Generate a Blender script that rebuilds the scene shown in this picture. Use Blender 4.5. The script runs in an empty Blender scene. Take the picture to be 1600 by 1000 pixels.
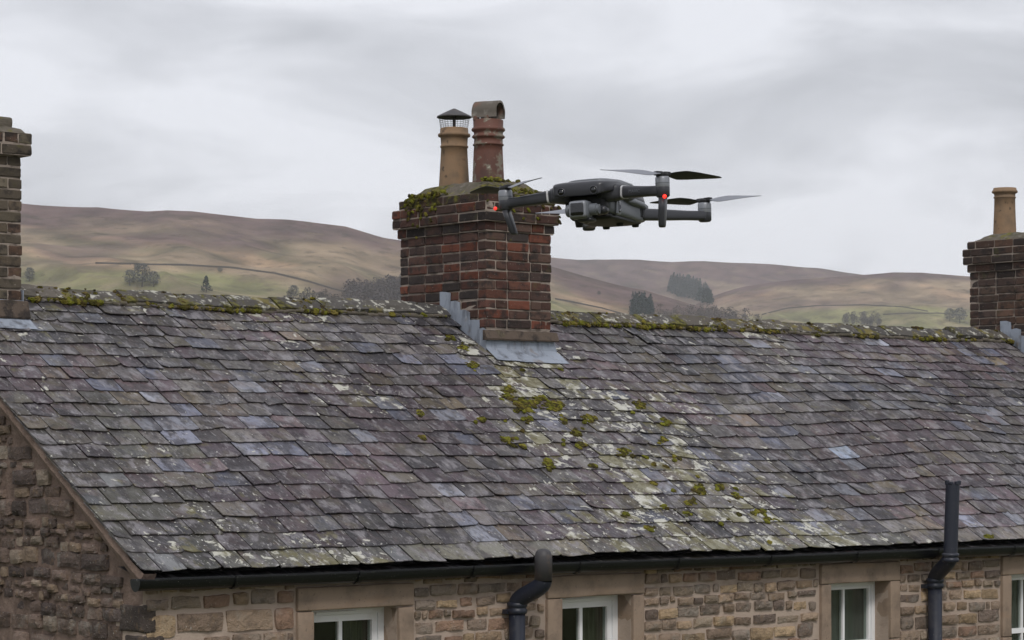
import bpy, math, random
from mathutils import Vector, Matrix, noise
from math import sin, cos, tan, radians, pi, sqrt, atan2
C = bpy.context.scene
col = C.collection
# ------------------------------------------------------------------ camera
FPX = 3900.0                       # focal length in pixels of a 1600 px wide picture
AL = math.atan(0.848)              # heading of the view, from +Y towards +X
CA, SA = cos(AL), sin(AL)
Fv = Vector((SA, CA, 0)); Rv = Vector((CA, -SA, 0))
cam = bpy.data.cameras.new("camera"); camo = bpy.data.objects.new("camera", cam); col.objects.link(camo)
cam.sensor_width = 36; cam.lens = FPX/1600*36; cam.shift_y = 0.125
cam.clip_start = 0.1; cam.clip_end = 30000
camo.rotation_euler = (pi/2, 0, -AL)
C.camera = camo
# ------------------------------------------------------------------ world and sun
SUN_EL, SUN_AZ = radians(46), radians(210)      # azimuth from +Y clockwise
w = bpy.data.worlds.new("World"); C.world = w; w.use_nodes = True
nt = w.node_tree; nt.nodes.clear()
def N(t, typ, **k):
    n = t.nodes.new(typ)
    for a, b in k.items(): setattr(n, a, b)
    return n
out = N(nt, 'ShaderNodeOutputWorld'); bg = N(nt, 'ShaderNodeBackground'); bg.inputs[1].default_value = 0.12
sky = N(nt, 'ShaderNodeTexSky', sky_type='NISHITA'); sky.sun_disc = False
sky.sun_elevation = SUN_EL; sky.sun_rotation = SUN_AZ
tc = N(nt, 'ShaderNodeTexCoord')
mp = N(nt, 'ShaderNodeMapping'); mp.inputs['Scale'].default_value = (4.2, 4.2, 15); mp.inputs['Location'].default_value = (3.1, 1.35, 0.4)
nz = N(nt, 'ShaderNodeTexNoise'); nz.inputs['Scale'].default_value = 1.5; nz.inputs['Detail'].default_value = 6; nz.inputs['Roughness'].default_value = .53
nz.inputs['Distortion'].default_value = .5
cr = N(nt, 'ShaderNodeValToRGB')
e = cr.color_ramp; e.elements[0].position = .36; e.elements[0].color = (4.75, 4.85, 5.2, 1); e.elements[1].position = .62; e.elements[1].color = (7.3, 7.4, 7.85, 1)
m1 = e.elements.new(.5); m1.color = (5.95, 6.05, 6.45, 1)
mx = N(nt, 'ShaderNodeMixRGB'); mx.inputs[0].default_value = .95
nt.links.new(tc.outputs['Generated'], mp.inputs[0]); nt.links.new(mp.outputs[0], nz.inputs[0]); nt.links.new(nz.outputs[0], cr.inputs[0])
nt.links.new(sky.outputs[0], mx.inputs[1]); nt.links.new(cr.outputs[0], mx.inputs[2]); nt.links.new(mx.outputs[0], bg.inputs[0]); nt.links.new(bg.outputs[0], out.inputs[0])
sl = bpy.data.lights.new("sun", 'SUN'); sl.energy = 1.5; sl.angle = radians(14); sl.color = (1, .96, .9)
so = bpy.data.objects.new("sun", sl); col.objects.link(so)
sd = Vector((sin(SUN_AZ)*cos(SUN_EL), cos(SUN_AZ)*cos(SUN_EL), sin(SUN_EL)))
so.rotation_euler = sd.to_track_quat('Z', 'Y').to_euler(); so.location = (0, -20, 40)
C.view_settings.view_transform = 'Standard'; C.view_settings.look = 'None'; C.view_settings.exposure = 0.05; C.view_settings.gamma = 1
C.cycles.volume_bounces = 2

# ------------------------------------------------------------------ helpers
rg = random.Random(7)
class MB:
    def __init__(s): s.v = []; s.f = []; s.c = []; s.uv = []; s.mk = []; s.usec = False; s.mi = []
    def add(s, vs, fs, c=(1, 1, 1), uv=None, mk=0.0, mi=0):
        b = len(s.v); s.v += [tuple(p) for p in vs]
        s.f += [tuple(i+b for i in f) for f in fs]
        s.c += [c]*len(vs) if not isinstance(c, list) else c
        s.uv += uv if uv else [(p[0], p[2]) for p in vs]
        s.mk += [mk]*len(vs) if not isinstance(mk, list) else mk
        s.mi += [mi]*len(fs)
    def build(s, name, mat, parent=None, smooth=False, tagd=None):
        me = bpy.data.meshes.new(name); me.from_pydata(s.v, [], s.f); me.update()
        for m in (mat if isinstance(mat, (list, tuple)) else [mat]): me.materials.append(m)
        a = me.color_attributes.new('col', 'FLOAT_COLOR', 'POINT')
        flat = []
        for c in s.c: flat += [c[0], c[1], c[2], 1]
        a.data.foreach_set('color', flat)
        a = me.attributes.new('mask', 'FLOAT', 'POINT'); a.data.foreach_set('value', s.mk)
        u = me.uv_layers.new(name='UVMap'); li = [0]*len(me.loops); me.loops.foreach_get('vertex_index', li)
        fl = []
        for i in li: fl += [s.uv[i][0], s.uv[i][1]]
        u.data.foreach_set('uv', fl)
        me.polygons.foreach_set('material_index', s.mi)
        if smooth: me.polygons.foreach_set('use_smooth', [True]*len(me.polygons))
        me.update()
        o = bpy.data.objects.new(name, me); col.objects.link(o)
        if parent: o.parent = parent
        if tagd: tag(o, **tagd)
        return o
def tag(o, label=None, category=None, group=None, kind=None):
    if label: o['label'] = label
    if category: o['category'] = category
    if group: o['group'] = group
    if kind: o['kind'] = kind
    return o
def empty(name, parent=None, **k):
    o = bpy.data.objects.new(name, None); col.objects.link(o)
    if parent: o.parent = parent
    tag(o, **k); return o
X3, Y3, Z3 = Vector((1, 0, 0)), Vector((0, 1, 0)), Vector((0, 0, 1))
def box(mb, a, b, **k):
    x0, y0, z0 = a; x1, y1, z1 = b
    vs = [(x0, y0, z0), (x1, y0, z0), (x1, y1, z0), (x0, y1, z0), (x0, y0, z1), (x1, y0, z1), (x1, y1, z1), (x0, y1, z1)]
    mb.add(vs, [(0, 3, 2, 1), (4, 5, 6, 7), (0, 1, 5, 4), (1, 2, 6, 5), (2, 3, 7, 6), (3, 0, 4, 7)], **k)
# rounded box topology
def _rb(n):
    vs = {}; L = []; F = []
    def vid(p):
        if p not in vs: vs[p] = len(L); L.append(p)
        return vs[p]
    for ax in range(3):
        for sgn in (0, n):
            for i in range(n):
                for j in range(n):
                    q = []
                    for (a, b) in ((i, j), (i+1, j), (i+1, j+1), (i, j+1)):
                        p = [0, 0, 0]; p[ax] = sgn; p[(ax+1) % 3] = a; p[(ax+2) % 3] = b; q.append(vid(tuple(p)))
                    F.append(tuple(q) if sgn else tuple(reversed(q)))
    return L, F
RB = {n: _rb(n) for n in (3, 4, 6, 8)}
def rbox(mb, pos, h, r=.006, n=4, jit=0.0, axes=None, seed=None, nscale=14, **k):
    L, F = RB[n]; ax = axes or (X3, Y3, Z3); ctr = Vector(pos)
    r = min(r, min(h)*.98); out = []
    for p in L:
        q = []; inn = []
        for i in range(3):
            # grid lines bunched at the edges
            t = p[i]/n
            if p[i] == 0: v = -h[i]
            elif p[i] == n: v = h[i]
            elif n == 3: v = (-h[i]+r) if p[i] == 1 else (h[i]-r)
            else:
                v = (-h[i]+r) if p[i] == 1 else ((h[i]-r) if p[i] == n-1 else (-h[i]+r)+(2*h[i]-2*r)*((p[i]-1)/(n-2)))
            q.append(v); inn.append(max(-h[i]+r, min(h[i]-r, v)))
        d = Vector([q[i]-inn[i] for i in range(3)])
        if d.length > 1e-9: d = d.normalized()*r
        loc = Vector(inn)+d
        wp = ctr+ax[0]*loc.x+ax[1]*loc.y+ax[2]*loc.z
        if jit:
            nv = noise.noise_vector(wp*nscale+Vector((seed or 0, 0, 0)))
            wp = wp+nv*jit
        out.append(wp)
    mb.add(out, F, **k)
def tube(mb, pts, rad, n=16, cap=True, **k):
    pts = [Vector(p) for p in pts]; m = len(pts)
    rads = rad if isinstance(rad, (list, tuple)) else [rad]*m
    T = []
    for i in range(m):
        d = (pts[min(i+1, m-1)]-pts[max(i-1, 0)]); T.append(d.normalized())
    up = Vector((0, 0, 1)) if abs(T[0].z) < .9 else Vector((1, 0, 0))
    a = T[0].cross(up).normalized(); vs = []
    for i in range(m):
        a = (a-T[i]*a.dot(T[i])).normalized(); b = T[i].cross(a)
        for j in range(n):
            t = 2*pi*j/n; vs.append(pts[i]+(a*cos(t)+b*sin(t))*rads[i])
    fs = [(i*n+j, i*n+(j+1) % n, (i+1)*n+(j+1) % n, (i+1)*n+j) for i in range(m-1) for j in range(n)]
    if cap: fs += [tuple(reversed(range(n))), tuple(range((m-1)*n, m*n))]
    mb.add(vs, fs, **k)
def lathe(mb, pos, prof, n=32, axis=(0, 0, 1), cap=False, jit=0, **k):
    ctr = Vector(pos); ax = Vector(axis).normalized(); up = X3 if abs(ax.x) < .9 else Y3
    a = ax.cross(up).normalized(); b = ax.cross(a); vs = []
    for (r, z) in prof:
        for j in range(n):
            t = 2*pi*j/n; p = ctr+ax*z+(a*cos(t)+b*sin(t))*r
            if jit: p += noise.noise_vector(p*9)*jit
            vs.append(p)
    m = len(prof)
    fs = [(i*n+j, i*n+(j+1) % n, (i+1)*n+(j+1) % n, (i+1)*n+j) for i in range(m-1) for j in range(n)]
    if cap: fs += [tuple(reversed(range(n))), tuple(range((m-1)*n, m*n))]
    mb.add(vs, fs, **k)
def loft(mb, st, n=28, **k):
    """st: list of (centre, side vector, up vector, half side, half up, exponent)"""
    vs = []
    for (c, sv, uv_, hw, hh, ex) in st:
        for j in range(n):
            t = 2*pi*j/n; cc, ss = cos(t), sin(t)
            vs.append(Vector(c)+Vector(sv)*(hw*math.copysign(abs(cc)**(2/ex), cc))+Vector(uv_)*(hh*math.copysign(abs(ss)**(2/ex), ss)))
    m = len(st)
    fs = [(i*n+j, i*n+(j+1) % n, (i+1)*n+(j+1) % n, (i+1)*n+j) for i in range(m-1) for j in range(n)]
    fs += [tuple(reversed(range(n))), tuple(range((m-1)*n, m*n))]
    mb.add(vs, fs, **k)
def fbm(p, o=4):
    return noise.fractal(p, 1.0, 2.0, o)
def smooth(a, b, x):
    t = max(0, min(1, (x-a)/(b-a))); return t*t*(3-2*t)
def interp(tab, x):
    if x <= tab[0][0]: return tab[0][1]
    for (a, b), (c, d) in zip(tab, tab[1:]):
        if x <= c:
            t = (x-a)/(c-a); return b+(d-b)*t
    return tab[-1][1]
def px_at_Y(px, Y):       # X of the vertical plane Y seen in column px
    k = (px-800)/FPX
    return Y*(SA+k*CA)/(CA-k*SA)
def depth(x, y): return x*SA+y*CA
def z_of(py, x, y): return (700-py)/FPX*depth(x, y)

# ------------------------------------------------------------------ materials
def mat(name, color=None, rough=.8, spec=.3, metal=0, attr=False, bump=(), var=(), trans=0, emis=None, emis_s=0, mossy=False):
    """bump: list of (scale, strength, distance, coord); var: list of (scale, detail, lo, hi, colour, fac, coord scale)"""
    m = bpy.data.materials.new(name); m.use_nodes = True; t = m.node_tree; P = t.nodes['Principled BSDF']
    P.inputs['Roughness'].default_value = rough; P.inputs['Specular IOR Level'].default_value = spec; P.inputs['Metallic'].default_value = metal
    geo = N(t, 'ShaderNodeTexCoord')
    if attr:
        a = N(t, 'ShaderNodeAttribute', attribute_name='col'); cur = a.outputs['Color']
        if color:
            mm = N(t, 'ShaderNodeMixRGB', blend_type='MULTIPLY'); mm.inputs[0].default_value = 1; mm.inputs[2].default_value = (*color, 1)
            t.links.new(cur, mm.inputs[1]); cur = mm.outputs[0]
    else:
        r = N(t, 'ShaderNodeRGB'); r.outputs[0].default_value = (*color, 1); cur = r.outputs[0]
    for (sc, det, lo, hi, c2, fac, cs) in var:
        mpn = N(t, 'ShaderNodeMapping'); mpn.inputs['Scale'].default_value = cs if cs else (1, 1, 1)
        mpn.inputs['Location'].default_value = (sc*.37, sc*.11, sc*.23)
        src = geo.outputs['UV'] if (cs and len(cs) == 3 and cs[2] == 0) else geo.outputs['Object']
        t.links.new(src, mpn.inputs[0])
        n_ = N(t, 'ShaderNodeTexNoise'); n_.inputs['Scale'].default_value = sc; n_.inputs['Detail'].default_value = det; n_.inputs['Roughness'].default_value = .6
        t.links.new(mpn.outputs[0], n_.inputs[0])
        mr = N(t, 'ShaderNodeMapRange'); mr.inputs[1].default_value = lo; mr.inputs[2].default_value = hi; mr.inputs[3].default_value = 0; mr.inputs[4].default_value = fac
        t.links.new(n_.outputs[0], mr.inputs[0])
        mm = N(t, 'ShaderNodeMixRGB'); mm.inputs[2].default_value = (*c2, 1)
        t.links.new(mr.outputs[0], mm.inputs[0]); t.links.new(cur, mm.inputs[1]); cur = mm.outputs[0]
    if mossy:
        am = N(t, 'ShaderNodeAttribute', attribute_name='mask'); n_ = N(t, 'ShaderNodeTexNoise'); n_.inputs['Scale'].default_value = 9; n_.inputs['Detail'].default_value = 7; n_.inputs['Roughness'].default_value = .65
        t.links.new(geo.outputs['Object'], n_.inputs[0])
        ad = N(t, 'ShaderNodeMath', operation='MULTIPLY_ADD'); ad.inputs[1].default_value = .35; t.links.new(am.outputs['Fac'], ad.inputs[0]); t.links.new(n_.outputs[0], ad.inputs[2])
        mr = N(t, 'ShaderNodeMapRange'); mr.inputs[1].default_value = .68; mr.inputs[2].default_value = .76; mr.inputs[4].default_value = .92; t.links.new(ad.outputs[0], mr.inputs[0])
        n2 = N(t, 'ShaderNodeTexNoise'); n2.inputs['Scale'].default_value = 24; t.links.new(geo.outputs['Object'], n2.inputs[0])
        rr_ = N(t, 'ShaderNodeValToRGB'); rr_.color_ramp.elements[0].position = .4; rr_.color_ramp.elements[0].color = (.045, .04, .018, 1); rr_.color_ramp.elements[1].position = .62; rr_.color_ramp.elements[1].color = (.14, .13, .03, 1)
        t.links.new(n2.outputs[0], rr_.inputs[0])
        mm = N(t, 'ShaderNodeMixRGB'); t.links.new(mr.outputs[0], mm.inputs[0]); t.links.new(cur, mm.inputs[1]); t.links.new(rr_.outputs[0], mm.inputs[2]); cur = mm.outputs[0]
    t.links.new(cur, P.inputs['Base Color'])
    last = None
    for (sc, st, dist) in bump:
        n_ = N(t, 'ShaderNodeTexNoise'); n_.inputs['Scale'].default_value = sc; n_.inputs['Detail'].default_value = 6; n_.inputs['Roughness'].default_value = .6
        t.links.new(geo.outputs['Object'], n_.inputs[0])
        b = N(t, 'ShaderNodeBump'); b.inputs['Strength'].default_value = st; b.inputs['Distance'].default_value = dist
        t.links.new(n_.outputs[0], b.inputs['Height'])
        if last: t.links.new(last, b.inputs['Normal'])
        last = b.outputs[0]
    if last: t.links.new(last, P.inputs['Normal'])
    if emis: P.inputs['Emission Color'].default_value = (*emis, 1); P.inputs['Emission Strength'].default_value = emis_s
    return m
M = {}
M['brick'] = mat('brick', attr=True, mossy=True, rough=.9, spec=.2, bump=[(60, .5, .006), (220, .4, .002)],
    var=[(11, 6, .49, .62, (.03, .026, .025), .85, None), (38, 4, .6, .72, (.15, .12, .10), .45, None), (7, 5, .6, .75, (.1, .1, .04), .5, None), (90, 3, .68, .74, (.5, .48, .44), .7, None)])
M['mortar'] = mat('mortar', (.33, .275, .235), rough=.95, spec=.15, bump=[(40, .6, .008), (170, .5, .003)],
    var=[(9, 5, .5, .64, (.09, .072, .06), .8, None), (50, 4, .6, .72, (.36, .32, .28), .5, None)])
M['pointing'] = mat('pointing', (.42, .335, .275), rough=.95, spec=.15, bump=[(30, .6, .01), (170, .5, .003)],
    var=[(3, 5, .5, .7, (.2, .15, .115), .7, None), (50, 4, .6, .72, (.45, .37, .3), .5, None)])
M['darkmortar'] = mat('dark_mortar', (.22, .16, .13), rough=.95, spec=.15, bump=[(30, .8, .02), (150, .5, .004)],
    var=[(5, 5, .45, .7, (.08, .055, .045), .8, None), (30, 4, .6, .72, (.28, .22, .18), .5, None)])
M['rubble'] = mat('rubble_stone', attr=True, rough=.92, spec=.2, bump=[(30, 1, .02), (120, .7, .005)],
    var=[(10, 6, .5, .72, (.06, .048, .04), .7, None), (22, 5, .56, .72, (.3, .2, .11), .45, None), (70, 4, .64, .70, (.5, .48, .43), .7, None), (6, 5, .55, .66, (.34, .32, .28), .35, None)])
M['dressed'] = mat('dressed_stone', (.30, .225, .17), attr=False, rough=.9, spec=.2, bump=[(25, .4, .006), (180, .5, .003)],
    var=[(5, 6, .48, .7, (.15, .115, .09), .75, None), (3, 4, .55, .7, (.30, .21, .145), .6, (1, 1, 4)), (60, 4, .63, .7, (.1, .08, .06), .6, None)])
M['cement'] = mat('cement', (.13, .112, .092), mossy=True, rough=.95, spec=.15, bump=[(25, .7, .015), (120, .6, .004)],
    var=[(9, 6, .45, .65, (.085, .08, .055), .8, None), (16, 5, .55, .68, (.24, .22, .19), .6, None), (8, 5, .56, .66, (.14, .13, .03), .8, None)])
M['buff'] = mat('buff_terracotta', (.25, .165, .10), rough=.75, spec=.3, bump=[(60, .3, .003)],
    var=[(8, 5, .45, .7, (.14, .105, .075), .75, None), (14, 5, .6, .66, (.06, .045, .035), .8, None), (5, 4, .5, .7, (.30, .175, .095), .5, None), (50, 3, .66, .7, (.12, .09, .06), .6, None)])
M['red'] = mat('red_terracotta', (.135, .058, .042), rough=.65, spec=.35, bump=[(50, .35, .004)],
    var=[(7, 5, .45, .68, (.07, .04, .034), .8, (1, 1, .5)), (11, 6, .55, .62, (.2, .18, .14), .85, None), (40, 4, .66, .7, (.45, .42, .35), .8, None), (4, 4, .6, .68, (.12, .12, .07), .6, None)])
M['hood'] = mat('hood_clay', (.12, .105, .09), rough=.9, bump=[(50, .5, .004)], var=[(12, 5, .5, .65, (.27, .25, .22), .7, None), (8, 4, .55, .7, (.2, .09, .06), .6, None)])
M['lead'] = mat('lead', (.30, .335, .40), rough=.55, spec=.5, metal=.15, bump=[(20, .3, .008)],
    var=[(12, 5, .5, .7, (.10, .105, .12), .9, (1, 1, .35)), (30, 4, .6, .7, (.42, .45, .5), .7, (1, 1, .3)), (7, 4, .6, .7, (.2, .15, .11), .6, None)])
M['black'] = mat('black_plastic', (.006, .0065, .008), rough=.32, spec=.45, bump=[(60, .15, .002)], var=[(20, 5, .62, .72, (.04, .04, .036), .6, None), (90, 3, .68, .72, (.25, .24, .22), .8, None)])
M['pipe'] = mat('pipe_plastic', (.017, .02, .032), rough=.45, spec=.45, bump=[(40, .15, .002)], var=[(8, 5, .55, .75, (.05, .05, .055), .7, None), (60, 3, .67, .72, (.2, .2, .19), .7, None)])
M['iron'] = mat('dark_metal', (.045, .042, .045), rough=.55, spec=.5, bump=[(40, .2, .003)], var=[(14, 4, .55, .7, (.09, .07, .06), .7, None)])
M['upvc'] = mat('white_upvc', (.84, .84, .85), rough=.35, spec=.4, var=[(6, 5, .55, .75, (.5, .48, .44), .45, None)])
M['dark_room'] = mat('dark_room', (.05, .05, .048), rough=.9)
M['curtain'] = mat('curtain', (.16, .155, .12), rough=.95, var=[(6, 3, .45, .65, (.05, .05, .04), .8, (6, 6, .3))])
M['blind'] = mat('blind', (.2, .2, .2), rough=.9, var=[(5, 3, .45, .65, (.12, .12, .12), .6, (8, 8, .3))])
def glass(name):
    m = bpy.data.materials.new(name); m.use_nodes = True; t = m.node_tree; t.nodes.clear()
    o = N(t, 'ShaderNodeOutputMaterial'); g = N(t, 'ShaderNodeBsdfGlossy'); tr = N(t, 'ShaderNodeBsdfTransparent'); mix = N(t, 'ShaderNodeMixShader'); fr = N(t, 'ShaderNodeMath', operation='MULTIPLY_ADD'); pw_ = N(t, 'ShaderNodeMath', operation='POWER'); lw = N(t, 'ShaderNodeLayerWeight'); t.links.new(lw.outputs['Facing'], pw_.inputs[0]); pw_.inputs[1].default_value = 4; t.links.new(pw_.outputs[0], fr.inputs[0]); fr.inputs[1].default_value = .9; fr.inputs[2].default_value = .06
    g.inputs['Roughness'].default_value = .03; tr.inputs[0].default_value = (.75, .79, .76, 1)
    t.links.new(fr.outputs[0], mix.inputs[0]); t.links.new(tr.outputs[0], mix.inputs[1]); t.links.new(g.outputs[0], mix.inputs[2]); t.links.new(mix.outputs[0], o.inputs[0])
    return m
M['glass'] = glass('window_glass')
# slate: per-slate colour + grain along the slope, lichen and algae driven by where it grows
def slate_mat():
    m = bpy.data.materials.new('slate'); m.use_nodes = True; t = m.node_tree; P = t.nodes['Principled BSDF']
    P.inputs['Specular IOR Level'].default_value = .5
    uv = N(t, 'ShaderNodeUVMap', uv_map='UVMap'); ac = N(t, 'ShaderNodeAttribute', attribute_name='col'); am = N(t, 'ShaderNodeAttribute', attribute_name='mask')
    cur = ac.outputs['Color']
    def nz(sc, mscale=(1, 1, 1), det=5, rough=.6, loc=(0, 0, 0), dist=0):
        mpn = N(t, 'ShaderNodeMapping'); mpn.inputs['Scale'].default_value = mscale; mpn.inputs['Location'].default_value = loc
        n_ = N(t, 'ShaderNodeTexNoise'); n_.inputs['Scale'].default_value = sc; n_.inputs['Detail'].default_value = det; n_.inputs['Roughness'].default_value = rough; n_.inputs['Distortion'].default_value = dist
        t.links.new(uv.outputs[0], mpn.inputs[0]); t.links.new(mpn.outputs[0], n_.inputs[0]); return n_.outputs[0]
    def rng(s, lo, hi, a=0, b=1):
        r = N(t, 'ShaderNodeMapRange'); r.inputs[1].default_value = lo; r.inputs[2].default_value = hi; r.inputs[3].default_value = a; r.inputs[4].default_value = b
        t.links.new(s, r.inputs[0]); return r.outputs[0]
    def mth(op, a, b):
        r = N(t, 'ShaderNodeMath', operation=op)
        for i, q in enumerate((a, b)):
            if isinstance(q, (int, float)): r.inputs[i].default_value = q
            else: t.links.new(q, r.inputs[i])
        return r.outputs[0]
    def mixc(cur, fac, c, mode='MIX'):
        r = N(t, 'ShaderNodeMixRGB', blend_type=mode); r.inputs[2].default_value = (*c, 1)
        if isinstance(fac, float): r.inputs[0].default_value = fac
        else: t.links.new(fac, r.inputs[0])
        t.links.new(cur, r.inputs[1]); return r.outputs[0]
    # weathering tones
    cur = mixc(cur, rng(nz(5.5, (1.2, .8, 1), 6, .66, dist=.4), .48, .57, 0, .72), (.028, .023, .027))
    cur = mixc(cur, rng(nz(6.5, (1.2, .7, 1), 6, .66, loc=(5, 2, 0), dist=.3), .52, .61, 0, .7), (.225, .21, .225))
    cur = mixc(cur, rng(nz(4, (1, .8, 1), 6, .6, loc=(15, 7, 0)), .54, .66, 0, .5), (.105, .092, .058))
    cur = mixc(cur, rng(nz(5, (1.2, .8, 1), 5, .6, loc=(25, 47, 0)), .56, .66, 0, .5), (.10, .068, .066))
    cur = mixc(cur, rng(nz(24, (1.6, .5, 1), loc=(3, 9, 0)), .56, .65, 0, .7), (.022, .019, .021))
    cur = mixc(cur, rng(nz(30, (1.8, .45, 1), loc=(13, 19, 0)), .60, .67, 0, .7), (.34, .33, .33))
    # rust
    cur = mixc(cur, rng(nz(5, loc=(33, 7, 0)), .66, .74, 0, .5), (.14, .075, .045))
    # pale crustose lichen: few blotches everywhere, many in the lichen band
    l1 = nz(10, (1, 1, 1), 7, .62, (2, 2, 0), .5)
    thr = mth('SUBTRACT', .675, mth('MULTIPLY', am.outputs['Fac'], .20))
    f1 = rng(mth('SUBTRACT', l1, thr), 0, .03, 0, .85)
    cur = mixc(cur, f1, (.54, .53, .46))
    l2 = nz(42, (1, 1, 1), 3, .5, (7, 21, 0))
    thr2 = mth('SUBTRACT', .72, mth('MULTIPLY', am.outputs['Fac'], .12))
    cur = mixc(cur, rng(mth('SUBTRACT', l2, thr2), 0, .02, 0, .9), (.66, .65, .61))
    # ochre / green algae
    l3 = nz(6, (1, .8, 1), 6, .65, (8, 31, 0))
    f3 = rng(mth('ADD', l3, mth('MULTIPLY', am.outputs['Fac'], .2)), .64, .74, 0, .8)
    cur = mixc(cur, f3, (.13, .115, .045))
    t.links.new(cur, P.inputs['Base Color'])
    t.links.new(rng(nz(7), .38, .62, .30, .75), P.inputs['Roughness'])
    b = N(t, 'ShaderNodeBump'); b.inputs['Strength'].default_value = .8; b.inputs['Distance'].default_value = .008
    t.links.new(nz(28, (1.6, .7, 1), 7), b.inputs['Height'])
    b2 = N(t, 'ShaderNodeBump'); b2.inputs['Strength'].default_value = .5; b2.inputs['Distance'].default_value = .003
    t.links.new(f1, b2.inputs['Height']); t.links.new(b.outputs[0], b2.inputs['Normal']); t.links.new(b2.outputs[0], P.inputs['Normal'])
    return m
M['slate'] = slate_mat(); M['deck'] = mat('roof_deck', (.012, .011, .011), rough=1, spec=0)
M['ridge'] = mat('ridge_stone', attr=True, mossy=True, rough=.92, spec=.2, bump=[(30, .6, .01), (120, .6, .004)],
    var=[(6, 6, .5, .66, (.055, .05, .042), .7, None), (15, 7, .555, .62, (.5, .49, .43), .85, None), (5, 5, .58, .66, (.17, .14, .04), .8, None), (40, 4, .64, .7, (.5, .48, .42), .8, None)])
M['moss'] = mat('moss', attr=True, rough=1, spec=.05, bump=[(90, .9, .012), (300, .8, .004)], var=[(25, 4, .5, .7, (.035, .03, .012), .7, None), (60, 3, .58, .7, (.26, .24, .05), .6, None)])

# ------------------------------------------------------------------ ground and hills
GZ = -5.6
near_sky = [(-2500, 380), (-900, 335), (-300, 322), (0, 312), (30, 315), (130, 320), (230, 324), (262, 321), (300, 323), (400, 338), (480, 343), (540, 351), (600, 368), (650, 377), (750, 394), (860, 413), (960, 441), (1060, 467), (1150, 492), (1300, 530), (1600, 560), (3400, 640)]
far_sky = [(-2500, 430), (300, 420), (700, 398), (862, 402), (900, 407), (1000, 408), (1050, 411), (1100, 409), (1150, 411), (1200, 413), (1280, 420), (1345, 429), (1500, 450), (3400, 480)]
mid_sky = [(-2500, 650), (800, 560), (950, 520), (1050, 490), (1110, 462), (1160, 446), (1220, 437), (1300, 431), (1350, 427), (1395, 423), (1440, 424), (1500, 430), (1600, 437), (2200, 450), (3400, 470)]
def layer(tab, px, t, t0, tc_, pw):
    H = (700-interp(tab, px))/FPX
    if t <= tc_:
        g = max(0, (t-t0)/(tc_-t0)); return H*t*(g**pw)
    return H*tc_*max(0, 1-((t-tc_)/(tc_*.9))**1.5)
def layers(px, t): return layer(near_sky, px, t, 1150, 2150, .9), layer(mid_sky, px, t, 2100, 3100, .9), layer(far_sky, px, t, 3100, 4200, .9)
def hz(px, t):
    s = (px-800)/FPX*t; p = Vector((s, t, 0))
    a, b, c = layers(px, t)
    am = smooth(1200, 1500, t)
    if a > b and a > c:
        k = 1-.8*smooth(1900, 2120, t)*(1-smooth(2200, 2500, t))
    elif b > c: k = 1-.8*smooth(2800, 3080, t)*(1-smooth(3150, 3500, t))
    else: k = 1-.8*smooth(3900, 4180, t)*(1-smooth(4250, 4600, t))
    n = fbm(p/380+Vector((3.3, 1.1, 0)), 4)*19 + abs(fbm(Vector((s/170+t/500, t/300, 4)), 3))*-16 + 3
    h = max(a, b, c)
    return max(-8, h-6*(1-smooth(1100, 1700, t))+n*am*k)
def hill_pt(px, py, tmin=600):
    t = tmin
    while t < 5200:
        h = hz(px, t)
        if 700-FPX*h/t <= py: break
        t += 12
    lo, hi = t-12, t
    for _ in range(6):
        mid = (lo+hi)/2
        if 700-FPX*hz(px, mid)/mid <= py: hi = mid
        else: lo = mid
    t = hi; h = hz(px, t)
    return Rv*((px-800)/FPX*t)+Fv*t+Vector((0, 0, h)), t
GLN = [(0, .745), (400, .73), (480, .70), (540, .62), (600, .6), (700, .7), (860, .81), (960, .79)]
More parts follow.
